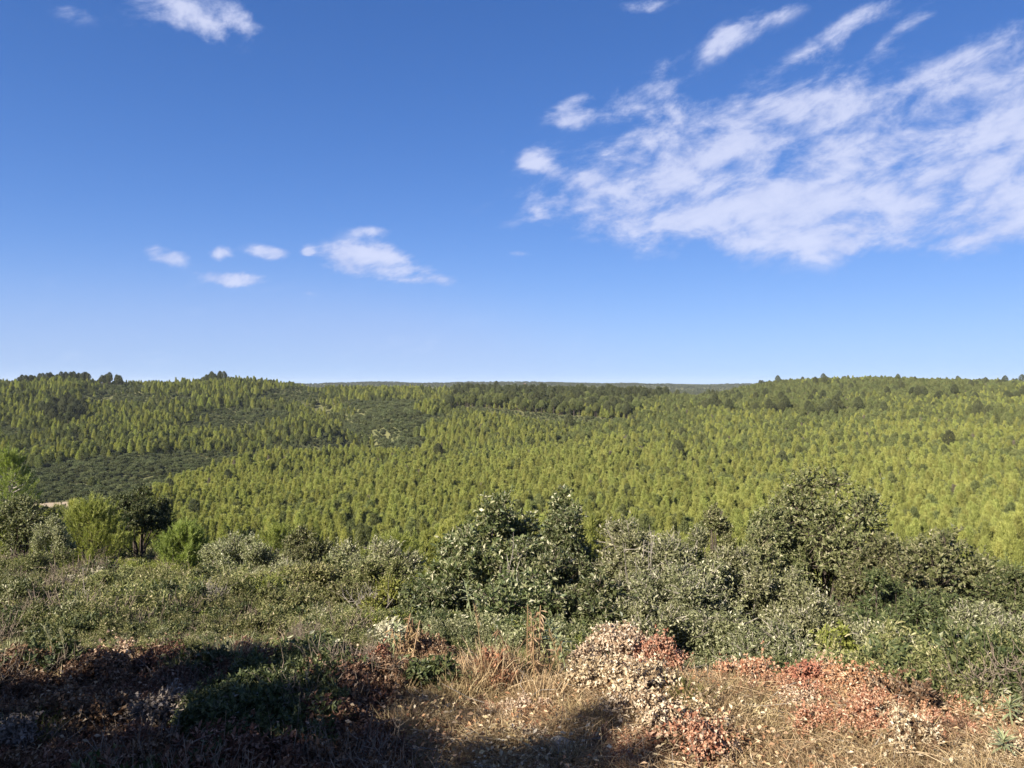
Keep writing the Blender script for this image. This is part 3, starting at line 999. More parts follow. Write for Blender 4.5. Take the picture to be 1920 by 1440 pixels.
def put_pine(label, px, topy, wpx, d, seed, mat='pine_young', **kw):
    x, y, z = at(px, d)
    H = EYE - (topy - HOR) / FOC * d - z - kw.get('tuft', .24) * 1.3; R = wpx / FOC * d / 2
    a = dict(whorls=13, per=6, shoots=5, needles=48, nlen=.10, nwid=.013, low=.06, tuft=.24, lift=.8)
    a.update(kw)
    cb, tb = pine_mb(seed, H, R, **a)
    root = thing('young_pine', label, 'pine', (x, y, z), 0)
    obj('crown', cb.mesh('crown', M[mat]), root); obj('trunk', tb.mesh('trunk', M['bark_pale' if px < 60 else 'bark']), root)


put_pine('tall slender young pine with a bare pale lower trunk at the edge of the view', 22, 822, 95, 26, 51, low=.36, bare=.36, power=.8, tuft=.32, lift=.42, spread=.35)
put_pine('broad bushy bright green young pine between the dark round shrub and the slender pine', 172, 925, 165, 22, 52, shoots=7, power=.80, low=.03, tuft=.30, lift=.42, whorls=15, spread=.35)
put_pine('small young pine with long upswept shoots and bare curved lower branches', 345, 972, 105, 18, 53, shoots=5, low=.14, tuft=.24, lift=.5, spread=.35, power=.8)
put_pine('bright pine tip rising behind the grey shrubs and the small pine', 518, 978, 80, 31, 54, low=.2)
put_pine('bright yellow pine poking out behind the big glossy bush', 742, 992, 120, 22, 55, low=.1)
put_pine('young pine half hidden behind the wind-swept bush at the far edge', 1895, 1035, 130, 17, 56, mat='pine_green')

# ------------------------------------------------------------------ shrubs, far to near
S = put_shrub
# slope under the young pines
S('grey_bush', 'tall grey-green bush around the foot of the slender pine', 45, 930, 150, 24, 'oak', 1)
S('grey_bush', 'leafy bush between the slender pine and the broad bushy pine', 100, 965, 80, 19, 'silver', 2)
S('dark_shrub', 'dark round evergreen shrub just behind the broad bushy pine', 262, 914, 135, 24, 'dark', 3, ll=.055)
S('silver_shrub', 'grey silvery shrub beside the small pine with bare branches', 455, 1000, 150, 16, 'silver', 4)
S('mauve_shrub', 'dark mauve-grey shrub between the two silvery shrubs', 578, 988, 110, 15.5, 'oak', 5)
S('silver_shrub', 'wide pale silvery shrub below the bright pine tip', 690, 1008, 190, 14, 'silver', 6)
S('grey_bush', 'grey bush filling the gap below the mauve-grey shrub', 530, 1045, 130, 13.5, 'silver', 7)
S('flowering_bush', 'low bush with cream seed heads in front of the broad bushy pine', 165, 1064, 78, 13, 'pale', 8, dens=.5)
S('flowering_bush', 'low cream-topped bush left of the small pine foot', 268, 1082, 66, 12, 'pale', 9, dens=.5)
S('flowering_bush', 'pale dry-headed bush at the very edge of the slope', 12, 1108, 70, 9.5, 'pale', 10, dens=.5)
GB = [(70, 1032, 190, 15), (215, 1066, 150, 12), (325, 1082, 120, 10.5), (450, 1068, 170, 10.5), (590, 1052, 170, 11), (705, 1046, 160, 10),
      (110, 1092, 170, 9.2), (265, 1105, 140, 8.5), (510, 1098, 170, 8), (640, 1090, 160, 8.2), (745, 1080, 140, 7.8), (30, 1128, 150, 7.6)]
GL = ['broad olive scrub bush spreading below the slender pine', 'olive scrub bush between the two cream-topped bushes', 'scrub bush at the foot of the small pine',
      'scrub bush below the grey silvery shrub', 'scrub bush below the mauve-grey shrub', 'scrub bush below the wide pale silvery shrub',
      'rough scrub bush above the curved pale stalks', 'bright scrub bush above the feathery grass tuft', 'scrub bush right of the bare twiggy bush', 'brownish scrub bush in front of the wide silvery shrub',
      'scrub bush meeting the big glossy bush', 'low scrub bush beside the pale dry-headed bush']
for k, (g, lab) in enumerate(zip(GB, GL)):
    S('scrub_bush', lab, *g, 'fresh' if k in (2, 7, 10) else 'garrigue', 20 + k, group='scrub bushes on the slope', sparse=.8)
for k, (g, kd, lab) in enumerate([
        ((165, 1150, 130, 6.6), 'garrigue', 'rounded scrub bush close above the curved pale stalks'), ((330, 1152, 130, 6.8), 'fresh', 'yellow-green scrub bush just above the feathery grass'),
        ((480, 1165, 120, 6.4), 'garrigue', 'olive scrub bush right behind the feathery grass tuft'), ((600, 1148, 130, 6.6), 'garrigue', 'olive scrub bush above the long dark green bush'),
        ((700, 1150, 110, 6.3), 'fresh', 'bright scrub bush next to the pale leafy sprigs'), ((385, 1062, 70, 12), 'dark', 'dark green scrub bush under the small pine'),
        ((640, 1040, 90, 12), 'oak', 'grey-green scrub bush between mauve-grey and wide silvery shrubs')]):
    S('scrub_bush', lab, *g, kd, 110 + k, group='scrub bushes on the slope', sparse=.85)
# the big evergreen bushes in the middle
S('glossy_bush', 'largest glossy evergreen bush in the middle with a dark hollow at its heart', 925, 930, 300, 8.8, 'mastic', 40, sparse=.9)
S('dark_shrub', 'small dark crown standing up behind the largest glossy bush', 1055, 915, 85, 9.6, 'mastic', 41)
S('glossy_bush', 'rounded glossy bush joining the largest bush to the twiggy silvery one', 1065, 955, 190, 8.5, 'mastic', 63)
S('silver_shrub', 'silvery bush bridging the two twiggy bushes', 1245, 1000, 170, 8.0, 'silver', 64)
S('oak_shrub', 'leafy oak bush under the oak shoulder', 1420, 995, 170, 10, 'oak', 65)
S('oak_shrub', 'leafy oak bush in the gap beside the tallest oak foot', 1660, 1010, 170, 10.6, 'oak', 66)
S('silver_shrub', 'twiggy silvery bush leaning against the largest glossy bush', 1175, 962, 200, 8.6, 'silver', 42)
S('silver_shrub', 'pale twiggy bush between the silvery bush and the oak', 1300, 985, 150, 9.2, 'silver', 43)
S('glossy_bush', 'glossy leafy bush in front of the largest bush, above the golden grass', 960, 1075, 230, 6.6, 'mastic', 44)
S('glossy_bush', 'dark glossy bush above the pale dead brush', 1120, 1075, 190, 6.5, 'mastic', 45)
S('glossy_bush', 'low glossy bush at the foot of the largest bush beside the scrub', 830, 1080, 170, 7.0, 'mastic', 46)
S('oak_shrub', 'tallest bushy oak rising in a pointed mound above the other shrubs', 1550, 888, 235, 12.5, 'oak', 47, lobes=30)
S('oak_shrub', 'lower shoulder of oak beside the tallest oak', 1455, 958, 130, 12, 'oak', 48)
S('oak_shrub', 'small dark oak crown behind the pale twiggy bush', 1345, 952, 90, 12.5, 'oak', 49)
S('silver_shrub', 'tall silvery bush with upright shoots before the oak shoulder', 1395, 1020, 170, 8.2, 'silver', 50)
S('silver_shrub', 'dense silvery bush behind the pale dead brush', 1270, 1055, 190, 7.0, 'silver', 51)
S('dark_shrub', 'wide dark evergreen shrub to the side of the tallest oak', 1765, 1003, 270, 11.5, 'oak', 52, lobes=24)
S('dark_shrub', 'green shrub filling the foot of the tallest oak', 1640, 1070, 190, 9.2, 'dark', 53)
S('dark_shrub', 'wind-swept green bush at the far edge, leaning downhill', 1900, 1070, 150, 9.0, 'dark', 54)
S('silver_shrub', 'silvery bush in front of the green shrub, spiky with pale shoots', 1540, 1105, 170, 7.2, 'silver', 55)
S('silver_shrub', 'silvery bush below the spiky one, above the dry red leaves', 1440, 1150, 190, 6.0, 'silver', 56)
S('yellow_bush', 'small yellow-green bush glowing among silvery bushes', 1575, 1168, 95, 6.0, 'fresh', 57)
S('silver_shrub', 'silvery bush beside the small yellow-green bush', 1655, 1160, 170, 6.1, 'silver', 58)
S('silver_shrub', 'low silvery bush beneath the small yellow-green bush', 1610, 1225, 200, 5.3, 'silver', 59)
S('silver_shrub', 'silvery bush below the dark hollow under the wide dark shrub', 1765, 1205, 180, 5.7, 'silver', 60)
S('silver_shrub', 'tall silvery bush at the edge, above the spurge rosettes', 1885, 1140, 170, 6.4, 'silver', 61)
S('silver_shrub', 'thick silvery bush right above the pink dry bush', 1850, 1230, 170, 5.1, 'silver', 62)
for k, (g, kd, lab) in enumerate([
        ((1330, 1040, 170, 8.0), 'silver', 'silvery bush filling the belt behind the dense silvery bush'), ((1480, 1060, 160, 8.0), 'silver', 'silvery bush under the leafy oak bush'),
        ((1730, 1110, 180, 7.6), 'dark', 'low green bush in front of the wide dark shrub'), ((1820, 1120, 170, 7.4), 'silver', 'silvery bush beside the wind-swept green bush'),
        ((1350, 1130, 150, 6.3), 'silver', 'silvery bush between the dense one and the one above the red leaves'), ((1700, 1180, 150, 5.9), 'silver', 'silvery bush close to the dark hollow'),
        ((1915, 1270, 150, 4.6), 'silver', 'silvery bush reaching down at the edge beside the upper rosette'), ((1040, 1030, 170, 7.3), 'mastic', 'glossy bush in the hollow between the two big glossy bushes'),
        ((1210, 1110, 150, 6.2), 'silver', 'silvery bush right behind the big bleached heap'), ((1690, 1240, 150, 4.9), 'silver', 'low silvery bush above the brown leaves, left of the pink dry bush'),
        ((1810, 1262, 120, 4.7), 'silver', 'silvery bush directly behind the pink dry bush'), ((1868, 1292, 130, 4.3), 'silver', 'lowest silvery bush, just above the two rosettes')]):
    S('silver_shrub' if kd == 'silver' else 'green_bush', lab, *g, kd, 130 + k)
# dry brush and small growth on the near bank
S('dead_brush', 'big heap of bleached dead leaves on cut brush', 1170, 1182, 210, 5.0, 'dead_pale', 70)
S('dead_brush', 'reddish dead leaves on the shoulder of the bleached heap', 1232, 1198, 95, 4.85, 'dead_pink', 71)
S('dead_brush', 'bleached dead leaves spilling down from the heap, middle step', 1185, 1272, 190, 4.3, 'dead_pale', 72)
S('dead_brush', 'bleached dead leaves at the lowest end of the heap', 1215, 1345, 150, 3.85, 'dead_pale', 73)
S('dead_brush', 'sparse pale dead leaves beside the golden grass', 1100, 1262, 90, 4.5, 'dead_pale', 74, dens=.6)
S('dead_brush', 'bed of salmon dead leaves below the silvery bush', 1400, 1262, 200, 4.75, 'dead_pink', 75, dens=.6)
S('dead_brush', 'bright red dead sprig in the dry bank', 1498, 1268, 120, 4.65, 'dead_red', 76)
S('dead_brush', 'white dead leaves above the bright red sprig', 1545, 1256, 110, 4.85, 'dead_pale', 77, dens=.7)
S('dead_brush', 'rust red dead leaves trailing off beside the white ones', 1612, 1285, 140, 4.55, 'dead_pink', 78)
S('dead_brush', 'upright pink dry bush standing in the bank edge', 1767, 1278, 78, 4.75, 'dead_pink', 79, dens=.6, up=.9)
S('dead_brush', 'loose bleached leaves on the straw below the salmon bed', 1320, 1368, 200, 3.95, 'dead_pale', 80, dens=.35, hmin=.12)
S('dead_brush', 'dull pink leaves on the straw near the lower edge', 1290, 1405, 190, 3.6, 'dead_pink', 81, dens=.4)
S('dead_brush', 'brown dead leaves under the pink dry bush', 1700, 1330, 160, 4.3, 'dead_brown', 82, dens=.6)
S('pale_bush', 'pale leafy sprigs at the border of shade and glossy bush', 745, 1165, 130, 5.7, 'pale', 83, dens=.5)
S('dead_brush', 'brown dead leaves with pale tips beneath the pale sprigs', 800, 1198, 140, 5.2, 'dead_brown', 84)
S('dead_brush', 'tiny crimson dead sprig at the shade border', 711, 1262, 44, 4.9, 'dead_red', 85)
S('dead_brush', 'crimson dead leaves lying below the golden grass', 928, 1284, 90, 4.6, 'dead_red', 86, dens=.7)
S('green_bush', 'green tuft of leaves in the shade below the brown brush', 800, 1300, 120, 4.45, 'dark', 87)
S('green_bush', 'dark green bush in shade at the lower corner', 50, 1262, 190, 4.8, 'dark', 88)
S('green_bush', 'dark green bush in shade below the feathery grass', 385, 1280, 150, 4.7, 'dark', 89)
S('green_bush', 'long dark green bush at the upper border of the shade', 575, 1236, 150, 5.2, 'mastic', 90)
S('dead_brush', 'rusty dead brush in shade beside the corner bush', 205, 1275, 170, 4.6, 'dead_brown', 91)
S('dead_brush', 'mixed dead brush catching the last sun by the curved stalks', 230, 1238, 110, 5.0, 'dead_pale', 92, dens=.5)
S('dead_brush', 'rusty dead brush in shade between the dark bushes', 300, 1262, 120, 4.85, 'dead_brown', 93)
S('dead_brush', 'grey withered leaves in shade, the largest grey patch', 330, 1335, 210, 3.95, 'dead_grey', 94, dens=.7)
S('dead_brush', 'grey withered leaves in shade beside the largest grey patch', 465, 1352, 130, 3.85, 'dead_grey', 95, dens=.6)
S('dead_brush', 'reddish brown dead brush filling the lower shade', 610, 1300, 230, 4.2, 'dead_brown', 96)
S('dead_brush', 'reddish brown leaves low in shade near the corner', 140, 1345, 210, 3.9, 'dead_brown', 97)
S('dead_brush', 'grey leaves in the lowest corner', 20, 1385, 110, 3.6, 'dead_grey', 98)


# ------------------------------------------------------------------ grasses and single plants
def tuft(name, label, px, py, topy, wpx, mat, n, w, droop, seed, cat='grass tuft', lean=(0, 0)):
    x, y, z = onground(px, py)
    H = max(.1, EYE - (topy - HOR) / FOC * y - z); R = wpx / FOC * y / 2
    r = np.random.default_rng(seed)
    P = np.c_[r.normal(size=(n, 2)) * R * .35, np.full(n, -.03)]
    D = np.c_[r.normal(size=(n, 2)) * .28 * R / H + P[:, :2] / R * .35 + np.array(lean), np.ones(n)]
    mb = MB()
    grassblades(mb, P, D, H * r.uniform(.45, 1.08, n), w * r.uniform(.6, 1.3, n), droop * r.uniform(.2, 1.4, n), 0, seed)
    return thing(name, label, cat, (x, y, z), 0, me=mb.mesh(name, M[mat]))


tuft('grass_tuft', 'golden dry grass tuft beside the bleached heap and brown stalks', 930, 1290, 1172, 130, 'straw', 420, .005, .5, 1)
tuft('grass_tuft', 'second golden tuft leaning against the first', 880, 1300, 1205, 90, 'straw', 240, .005, .6, 2)
tuft('grass_tuft', 'feathery pale grass tuft above the shade', 440, 1262, 1176, 110, 'feather', 520, .006, .35, 3)
tuft('grass_tuft', 'thin feathery grass beside the pale tuft', 385, 1265, 1205, 80, 'feather', 180, .005, .5, 4)
tuft('grass_tuft', 'orange dry tuft at the foot of the curved stalks', 100, 1290, 1232, 70, 'straw', 200, .006, .6, 5)
tuft('grass_tuft', 'green grass under the glossy bush by the golden tuft', 1000, 1275, 1190, 150, 'grass_green', 260, .006, .6, 6)
tuft('grass_tuft', 'yellow grass at the side of the bleached heap', 1285, 1320, 1240, 90, 'grass_green', 220, .005, .6, 7)
tuft('grass_tuft', 'dry straw tuft in the bank below the red sprig', 1430, 1380, 1320, 110, 'straw', 220, .005, .8, 8)
tuft('grass_tuft', 'yellowish short grass tuft amid the straw bank', 1490, 1350, 1315, 90, 'grass_green', 180, .005, .9, 9)
tuft('grass_tuft', 'grass tuft in shade in front of the corner bush', 55, 1400, 1300, 150, 'grass_green', 200, .006, .6, 10)
tuft('grass_tuft', 'straw tuft in shade beside the stone', 960, 1425, 1370, 130, 'straw', 200, .005, .9, 11)
tuft('grass_tuft', 'green shoots at the sunny border of the shade', 620, 1255, 1215, 110, 'grass_green', 200, .006, .7, 12)


tuft('grass_tuft', 'straw tuft where the shade meets the golden grass', 845, 1318, 1238, 110, 'straw', 240, .0045, .7, 13)
tuft('grass_tuft', 'upright straw tuft at the foot of the withered brown plant', 1010, 1325, 1235, 120, 'straw', 260, .0045, .6, 14)
tuft('grass_tuft', 'straw tuft in front of the bleached heap', 1085, 1355, 1285, 110, 'straw', 240, .0045, .7, 15)
tuft('grass_tuft', 'straw tuft between the bleached heap and the salmon bed', 1345, 1345, 1270, 120, 'straw', 260, .0045, .7, 16)
tuft('grass_tuft', 'straw tuft low in the bank below the rust red leaves', 1580, 1400, 1325, 130, 'straw', 240, .0045, .8, 17)
tuft('grass_tuft', 'dry tuft by the tiny crimson sprig', 680, 1290, 1222, 90, 'straw', 200, .0045, .6, 18)
tuft('grass_tuft', 'pale feathery grass by the rounded scrub bush', 215, 1240, 1185, 80, 'feather', 220, .005, .5, 19)
tuft('grass_tuft', 'pale feathery grass at the edge below the pale dry-headed bush', 25, 1240, 1180, 80, 'feather', 220, .005, .5, 20)


def stalk(label, px, py, topx, topy, seed, mat='feather', head=.14):
    x, y, z = onground(px, py)
    H = EYE - (topy - HOR) / FOC * y - z; dx = (topx - px) / FOC * y
    mb = MB()
    ts = np.linspace(0, 1, 8)
    pts = np.c_[dx * (ts ** 2.2), np.zeros(8), H * (ts * 1.06 - .06 * ts ** 3) - .02]
    polytube(mb, pts, np.linspace(.004, .002, 8), 4)
    root = thing('grass_stalk', label, 'stalk', (x, y, z), 0)
    obj('stem', mb.mesh('stem', M[mat]), root)
    r = np.random.default_rng(seed); n = 60
    t = 1 - head * 2.2 * r.random(n)
    P = np.c_[np.interp(t, ts, pts[:, 0]), np.zeros(n), np.interp(t, ts, pts[:, 2])]
    mb = MB(); blades(mb, P, np.c_[r.normal(size=(n, 2)) * .4 + [np.sign(dx) * .1, 0], np.ones(n)], .035, .006, 0, seed)
    obj('ear', mb.mesh('ear', M[mat]), root)


stalk('curved pale grass stalk, the taller arching one over the orange tuft', 106, 1275, 84, 1172, 1)
stalk('curved pale grass stalk standing beside the arching one', 124, 1275, 113, 1174, 2)
stalk('thin pale stalk before the silvery bush above the red leaves', 1500, 1290, 1482, 1215, 3)
stalk('thin straw stalk leaning in the golden grass', 905, 1300, 888, 1125, 4, 'straw')
stalk('thin straw stalk between golden grass and bleached heap', 1050, 1290, 1030, 1180, 5, 'straw')


def spurge(label, px, py, topx, topy, seed, mat='spurge', nl=18, ll=.075, lw=.014, cat='spurge'):
    """upright stem with a rosette of narrow leaves, each leaf a part"""
    x, y, z = onground(px, py)
    H = EYE - (topy - HOR) / FOC * y - z; dx = (topx - px) / FOC * y
    root = thing('spurge', label, cat, (x, y, z), 0)
    ts = np.linspace(0, 1, 6); pts = np.c_[dx * ts ** 1.4, .02 * np.sin(ts * 3), H * ts]
    pts[0, 2] = -.03
    mb = MB(); polytube(mb, pts, np.linspace(.0055, .003, 6), 5)
    obj('stem', mb.mesh('stem', M[mat]), root)
    mb = MB()
    n = 5
    for s in range(n):                          # one lance leaf, folded along its rib
        pass
    q = np.linspace(0, 1, 6); wd = np.sin(np.pi * np.clip(q * .92 + .06, 0, 1)) ** .8 * lw / 2
    V = np.concatenate([np.c_[q * ll, wd, .25 * wd - .22 * ll * q ** 2], np.c_[q * ll, 0 * q, -.22 * ll * q ** 2], np.c_[q * ll, -wd, .25 * wd - .22 * ll * q ** 2]])
    F = []
    for i in range(5):
        F += [(i, i + 6, i + 7, i + 1), (i + 6, i + 12, i + 13, i + 7)]
    mb.add(V, quads=F)
    lm = mb.mesh('leaf', M[mat], True)
    r = random.Random(seed)
    for k in range(nl):
        f = 1 - .32 * (k / nl) ** 1.2
        lf = obj('leaf', lm, root)
        lf.location = (np.interp(f, ts, pts[:, 0]), np.interp(f, ts, pts[:, 1]), np.interp(f, ts, pts[:, 2]))
        lf.rotation_euler = (0, -math.radians(r.uniform(60, 75) - 75 * (k / nl) ** .8), k * 2.4 + r.uniform(-.3, .3))
        s = r.uniform(.8, 1.15) * (.7 + .4 * min(1, k / 6)); lf.scale = (s, s, s)


spurge('bright green spurge head on a long stem in front of the silvery bush', 1445, 1290, 1424, 1185, 1, 'spurge_bright', 22, .062, .010)
spurge('pale spurge head beside the brown dry stalks', 1030, 1285, 1032, 1168, 2, 'spurge', 16, .07, .013)
spurge('pale spurge head between the brown stalks and the bleached heap', 1065, 1290, 1046, 1196, 3, 'spurge', 16, .075, .013)
spurge('silvery spurge rosette at the edge, the upper of two', 1905, 1385, 1893, 1320, 4, 'spurge', 26, .075, .011)
spurge('silvery spurge rosette at the edge, the lower of two', 1890, 1445, 1882, 1388, 5, 'spurge', 28, .080, .011)
spurge('pale spurge head in the pale leafy sprigs', 735, 1262, 742, 1178, 6, 'spurge', 16, .07, .014)
spurge('pale spurge head low in the glossy bush by the hollow', 890, 1220, 872, 1092, 7, 'spurge', 16, .08, .015)
spurge('pale spurge head at the upper side of the glossy bush by the hollow', 950, 1215, 938, 1100, 8, 'spurge', 16, .08, .014)


def dry_stalks(label, px, py, topy, wpx, seed):
    """withered plant: brown stems with hanging leaves"""
    x, y, z = onground(px, py)
    H = EYE - (topy - HOR) / FOC * y - z; R = wpx / FOC * y / 2
    r = np.random.default_rng(seed); n = 9
    A = np.c_[r.normal(size=(n, 2)) * .02, np.full(n, -.03)]
    B = np.c_[r.normal(size=(n, 2)) * R * .55, H * r.uniform(.5, 1.0, n)]; B[0] = (R * .3, 0, H)
    root = thing('withered_plant', label, 'dry plant', (x, y, z), 0)
    mb = MB(); tubes(mb, A, B, .006, .003, 5, 0, .05, seed); obj('stems', mb.mesh('stems', M['stalk_brown']), root)
    k = 34; t = r.uniform(.25, 1, (n, k))
    P = (A[:, None] + (B - A)[:, None] * t[..., None]).reshape(-1, 3)
    D = np.c_[r.normal(size=(n * k, 2)) * .7, -.7 + r.normal(size=n * k) * .35]
    mb = MB(); leaves(mb, P, D, r.normal(size=(n * k, 3)), .06 * r.uniform(.6, 1.2, n * k), .010); obj('leaves', mb.mesh('leaves', M['stalk_brown']), root)


dry_stalks('withered brown plant with drooping leaves in the golden grass', 1000, 1290, 1135, 90, 1)
dry_stalks('small withered reddish stalks beside the pale sprigs', 762, 1262, 1150, 50, 2)


def twig_bush(label, px, topy, wpx, d, seed, mat='bark_pale', n=60):
    x, y, z = at(px, d)
    H = max(.3, EYE - (topy - HOR) / FOC * d - z); R = wpx / FOC * d / 2
    r = np.random.default_rng(seed)
    root = thing('bare_bush', label, 'dry bush', (x, y, z), 0)
    B = np.c_[r.normal(size=(n, 2)) * R * .5, H * r.uniform(.5, 1, n)]
    mb = MB(); A = np.c_[r.normal(size=(n, 2)) * .03, np.full(n, -.03)]
    tubes(mb, A, B, .008, .003, 4, 0, .08, seed); obj('stems', mb.mesh('stems', M[mat]), root)
    m = 5; t = r.uniform(.4, 1, (n, m))
    P = (A[:, None] + (B - A)[:, None] * t[..., None]).reshape(-1, 3)
    Q = P + np.c_[r.normal(size=(n * m, 2)) * .07, np.abs(r.normal(size=n * m)) * .09]
    mb = MB(); tubes(mb, P, Q, .003, .0012, 3, 0, .08, seed + 1); obj('twigs', mb.mesh('twigs', M[mat]), root)


twig_bush('bare grey twiggy bush in the scrub below the small pine', 393, 1108, 75, 8.2, 1)
twig_bush('fine bare twigs rising from the silvery bush', 1215, 985, 160, 8.0, 2, n=40)
twig_bush('bare grey twigs in the scrub near the brownish bush', 700, 1100, 90, 7.8, 3, n=40)
twig_bush('bare pale stems inside the dark hollow of the largest bush', 958, 1035, 50, 7.6, 4, n=8)
twig_bush('dead grey twigs low in the scrub above the curved stalks', 165, 1150, 80, 7.4, 5, n=40)


def stone(label, px, py, wpx, seed):
    x, y, z = onground(px, py)
    w = wpx / FOC * y
    import bmesh
    bm = bmesh.new(); bmesh.ops.create_icosphere(bm, subdivisions=3, radius=w / 2)
    r = random.Random(seed)
    from mathutils import noise
    for v in bm.verts:
        n = v.co.normalized()
        for k in range(9):                   # flat broken faces
            r2 = random.Random(seed * 50 + k)
            a = Vector((r2.gauss(0, 1), r2.gauss(0, 1), r2.gauss(0, 1))).normalized()
            d = v.co.dot(a) - w / 2 * r2.uniform(.62, .85)
            if d > 0:
                v.co -= a * d
        v.co += n * noise.noise(v.co * 40) * w * .03
        v.co.z *= .75
    me = bpy.data.meshes.new('stone'); bm.to_mesh(me); bm.free(); me.materials.append(M['rock'])
    thing('stone', label, 'stone', (x, y, z + w * .16), r.uniform(0, 3), me=me)


stone('pale angular stone lying in the straw', 1052, 1408, 50, 3)
stone('small grey stone in the lowest corner among grey leaves', 62, 1432, 34, 5)


# ------------------------------------------------------------------ uncountable cover of the near ground
def undergrowth():
    r = np.random.default_rng(5)
    protos = []
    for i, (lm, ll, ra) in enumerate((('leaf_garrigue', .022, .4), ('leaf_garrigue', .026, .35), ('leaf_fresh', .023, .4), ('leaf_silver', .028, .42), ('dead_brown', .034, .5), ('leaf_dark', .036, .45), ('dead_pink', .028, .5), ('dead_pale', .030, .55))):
        c, s = shrub_meshes(600 + i, .30, .34, M[lm], M['bark'], nleaf=2400, ll=ll, lw=ll * ra, lobes=8, up=.6, per=14, twig=.12)
        me = c.copy()
        protos.append(bpy.data.objects.new('clump', me))
    for i, (gm, wd, hh, nb) in enumerate((('feather', .006, .34, 130), ('straw', .004, .26, 130), ('twig_brown', .004, .36, 0))):
        mb = MB()
        if nb:
            P = np.c_[r.normal(size=(nb, 2)) * .07, np.full(nb, -.02)]
            grassblades(mb, P, np.c_[r.normal(size=(nb, 2)) * .35, np.ones(nb)], hh * r.uniform(.4, 1.1, nb), wd, r.uniform(.1, .9, nb), 0, i)
        else:
            A = np.c_[r.normal(size=(45, 2)) * .05, np.full(45, -.02)]; B = np.c_[r.normal(size=(45, 2)) * .15, hh * r.uniform(.4, 1.1, 45)]
            tubes(mb, A, B, .004, .002, 3, 0, .1, 1)
            q = r.random((45, 4, 1)) * .6 + .4; P = (A[:, None] + (B - A)[:, None] * q).reshape(-1, 3)
            tubes(mb, P, P + np.c_[r.normal(size=(180, 2)) * .05, np.abs(r.normal(size=180)) * .06], .0025, .001, 3, 0, .1, 2)
        protos.append(bpy.data.objects.new('clump', mb.mesh('clump', M[gm])))      # 8 feather, 9 straw, 10 twigs
    n = 11000
    y = np.where(r.random(n) < .36, r.uniform(2.9, 7, n), np.sqrt(r.uniform(4.9 ** 2, 28 ** 2, n))); x = r.uniform(-.78, .78, n) * y + r.normal(size=n) * .2
    z = gz(x, y) - .03
    u, v = proj(x, y, z)
    n1 = fbm(x, y, 2.5, 3); n2 = fbm(x + 31, y, .9, 3); n3 = fbm(x + 70, y, 1.3, 2)
    rr = r.random(n); q = r.random(n)
    var = np.where(n1 > .10, 2, np.where(q < .5, 0, 1))                       # scrub of the slope
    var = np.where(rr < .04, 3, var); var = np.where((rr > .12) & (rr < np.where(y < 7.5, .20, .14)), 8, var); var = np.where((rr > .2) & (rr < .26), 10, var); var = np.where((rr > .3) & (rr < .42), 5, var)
    right = (u > 800) & (y > 5.2)
    var = np.where(right & (q < .85), np.where(q < .6, 3, 5), var)
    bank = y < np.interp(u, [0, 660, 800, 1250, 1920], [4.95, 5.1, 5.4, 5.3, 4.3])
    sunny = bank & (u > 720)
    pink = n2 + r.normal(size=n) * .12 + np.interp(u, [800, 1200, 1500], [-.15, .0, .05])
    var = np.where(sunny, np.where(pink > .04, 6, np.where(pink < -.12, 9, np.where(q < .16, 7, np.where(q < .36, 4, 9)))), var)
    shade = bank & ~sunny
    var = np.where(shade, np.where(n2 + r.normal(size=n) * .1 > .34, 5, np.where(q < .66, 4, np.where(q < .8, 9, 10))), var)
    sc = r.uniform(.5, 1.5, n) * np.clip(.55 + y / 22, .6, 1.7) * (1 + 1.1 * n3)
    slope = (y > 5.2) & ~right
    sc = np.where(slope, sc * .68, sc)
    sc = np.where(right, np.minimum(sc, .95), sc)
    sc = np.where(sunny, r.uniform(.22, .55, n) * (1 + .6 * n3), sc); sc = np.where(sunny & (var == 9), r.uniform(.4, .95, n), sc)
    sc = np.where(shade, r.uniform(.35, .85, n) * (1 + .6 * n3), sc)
    keep = (y > 5.2) | (r.random(n) < .75)
    keep &= ~(slope & (rr > .45) & (rr < .72))
    me = bpy.data.meshes.new('undergrowth')
    co = np.c_[x, y, z][keep].astype(np.float32)
    me.vertices.add(len(co)); me.vertices.foreach_set('co', co.ravel())
    for nm, typ, dat in (('variant', 'INT', var[keep].astype(np.int32)), ('scl', 'FLOAT', sc[keep].astype(np.float32)), ('rot', 'FLOAT', r.uniform(0, 6.28, keep.sum()).astype(np.float32))):
        a = me.attributes.new(nm, typ, 'POINT'); a.data.foreach_set('value', dat)
    o = obj('undergrowth', me); o['kind'] = 'stuff'; o['label'] = 'tangled low undergrowth between the shrubs of the slope'; o['category'] = 'undergrowth'
    spread(o, protos)


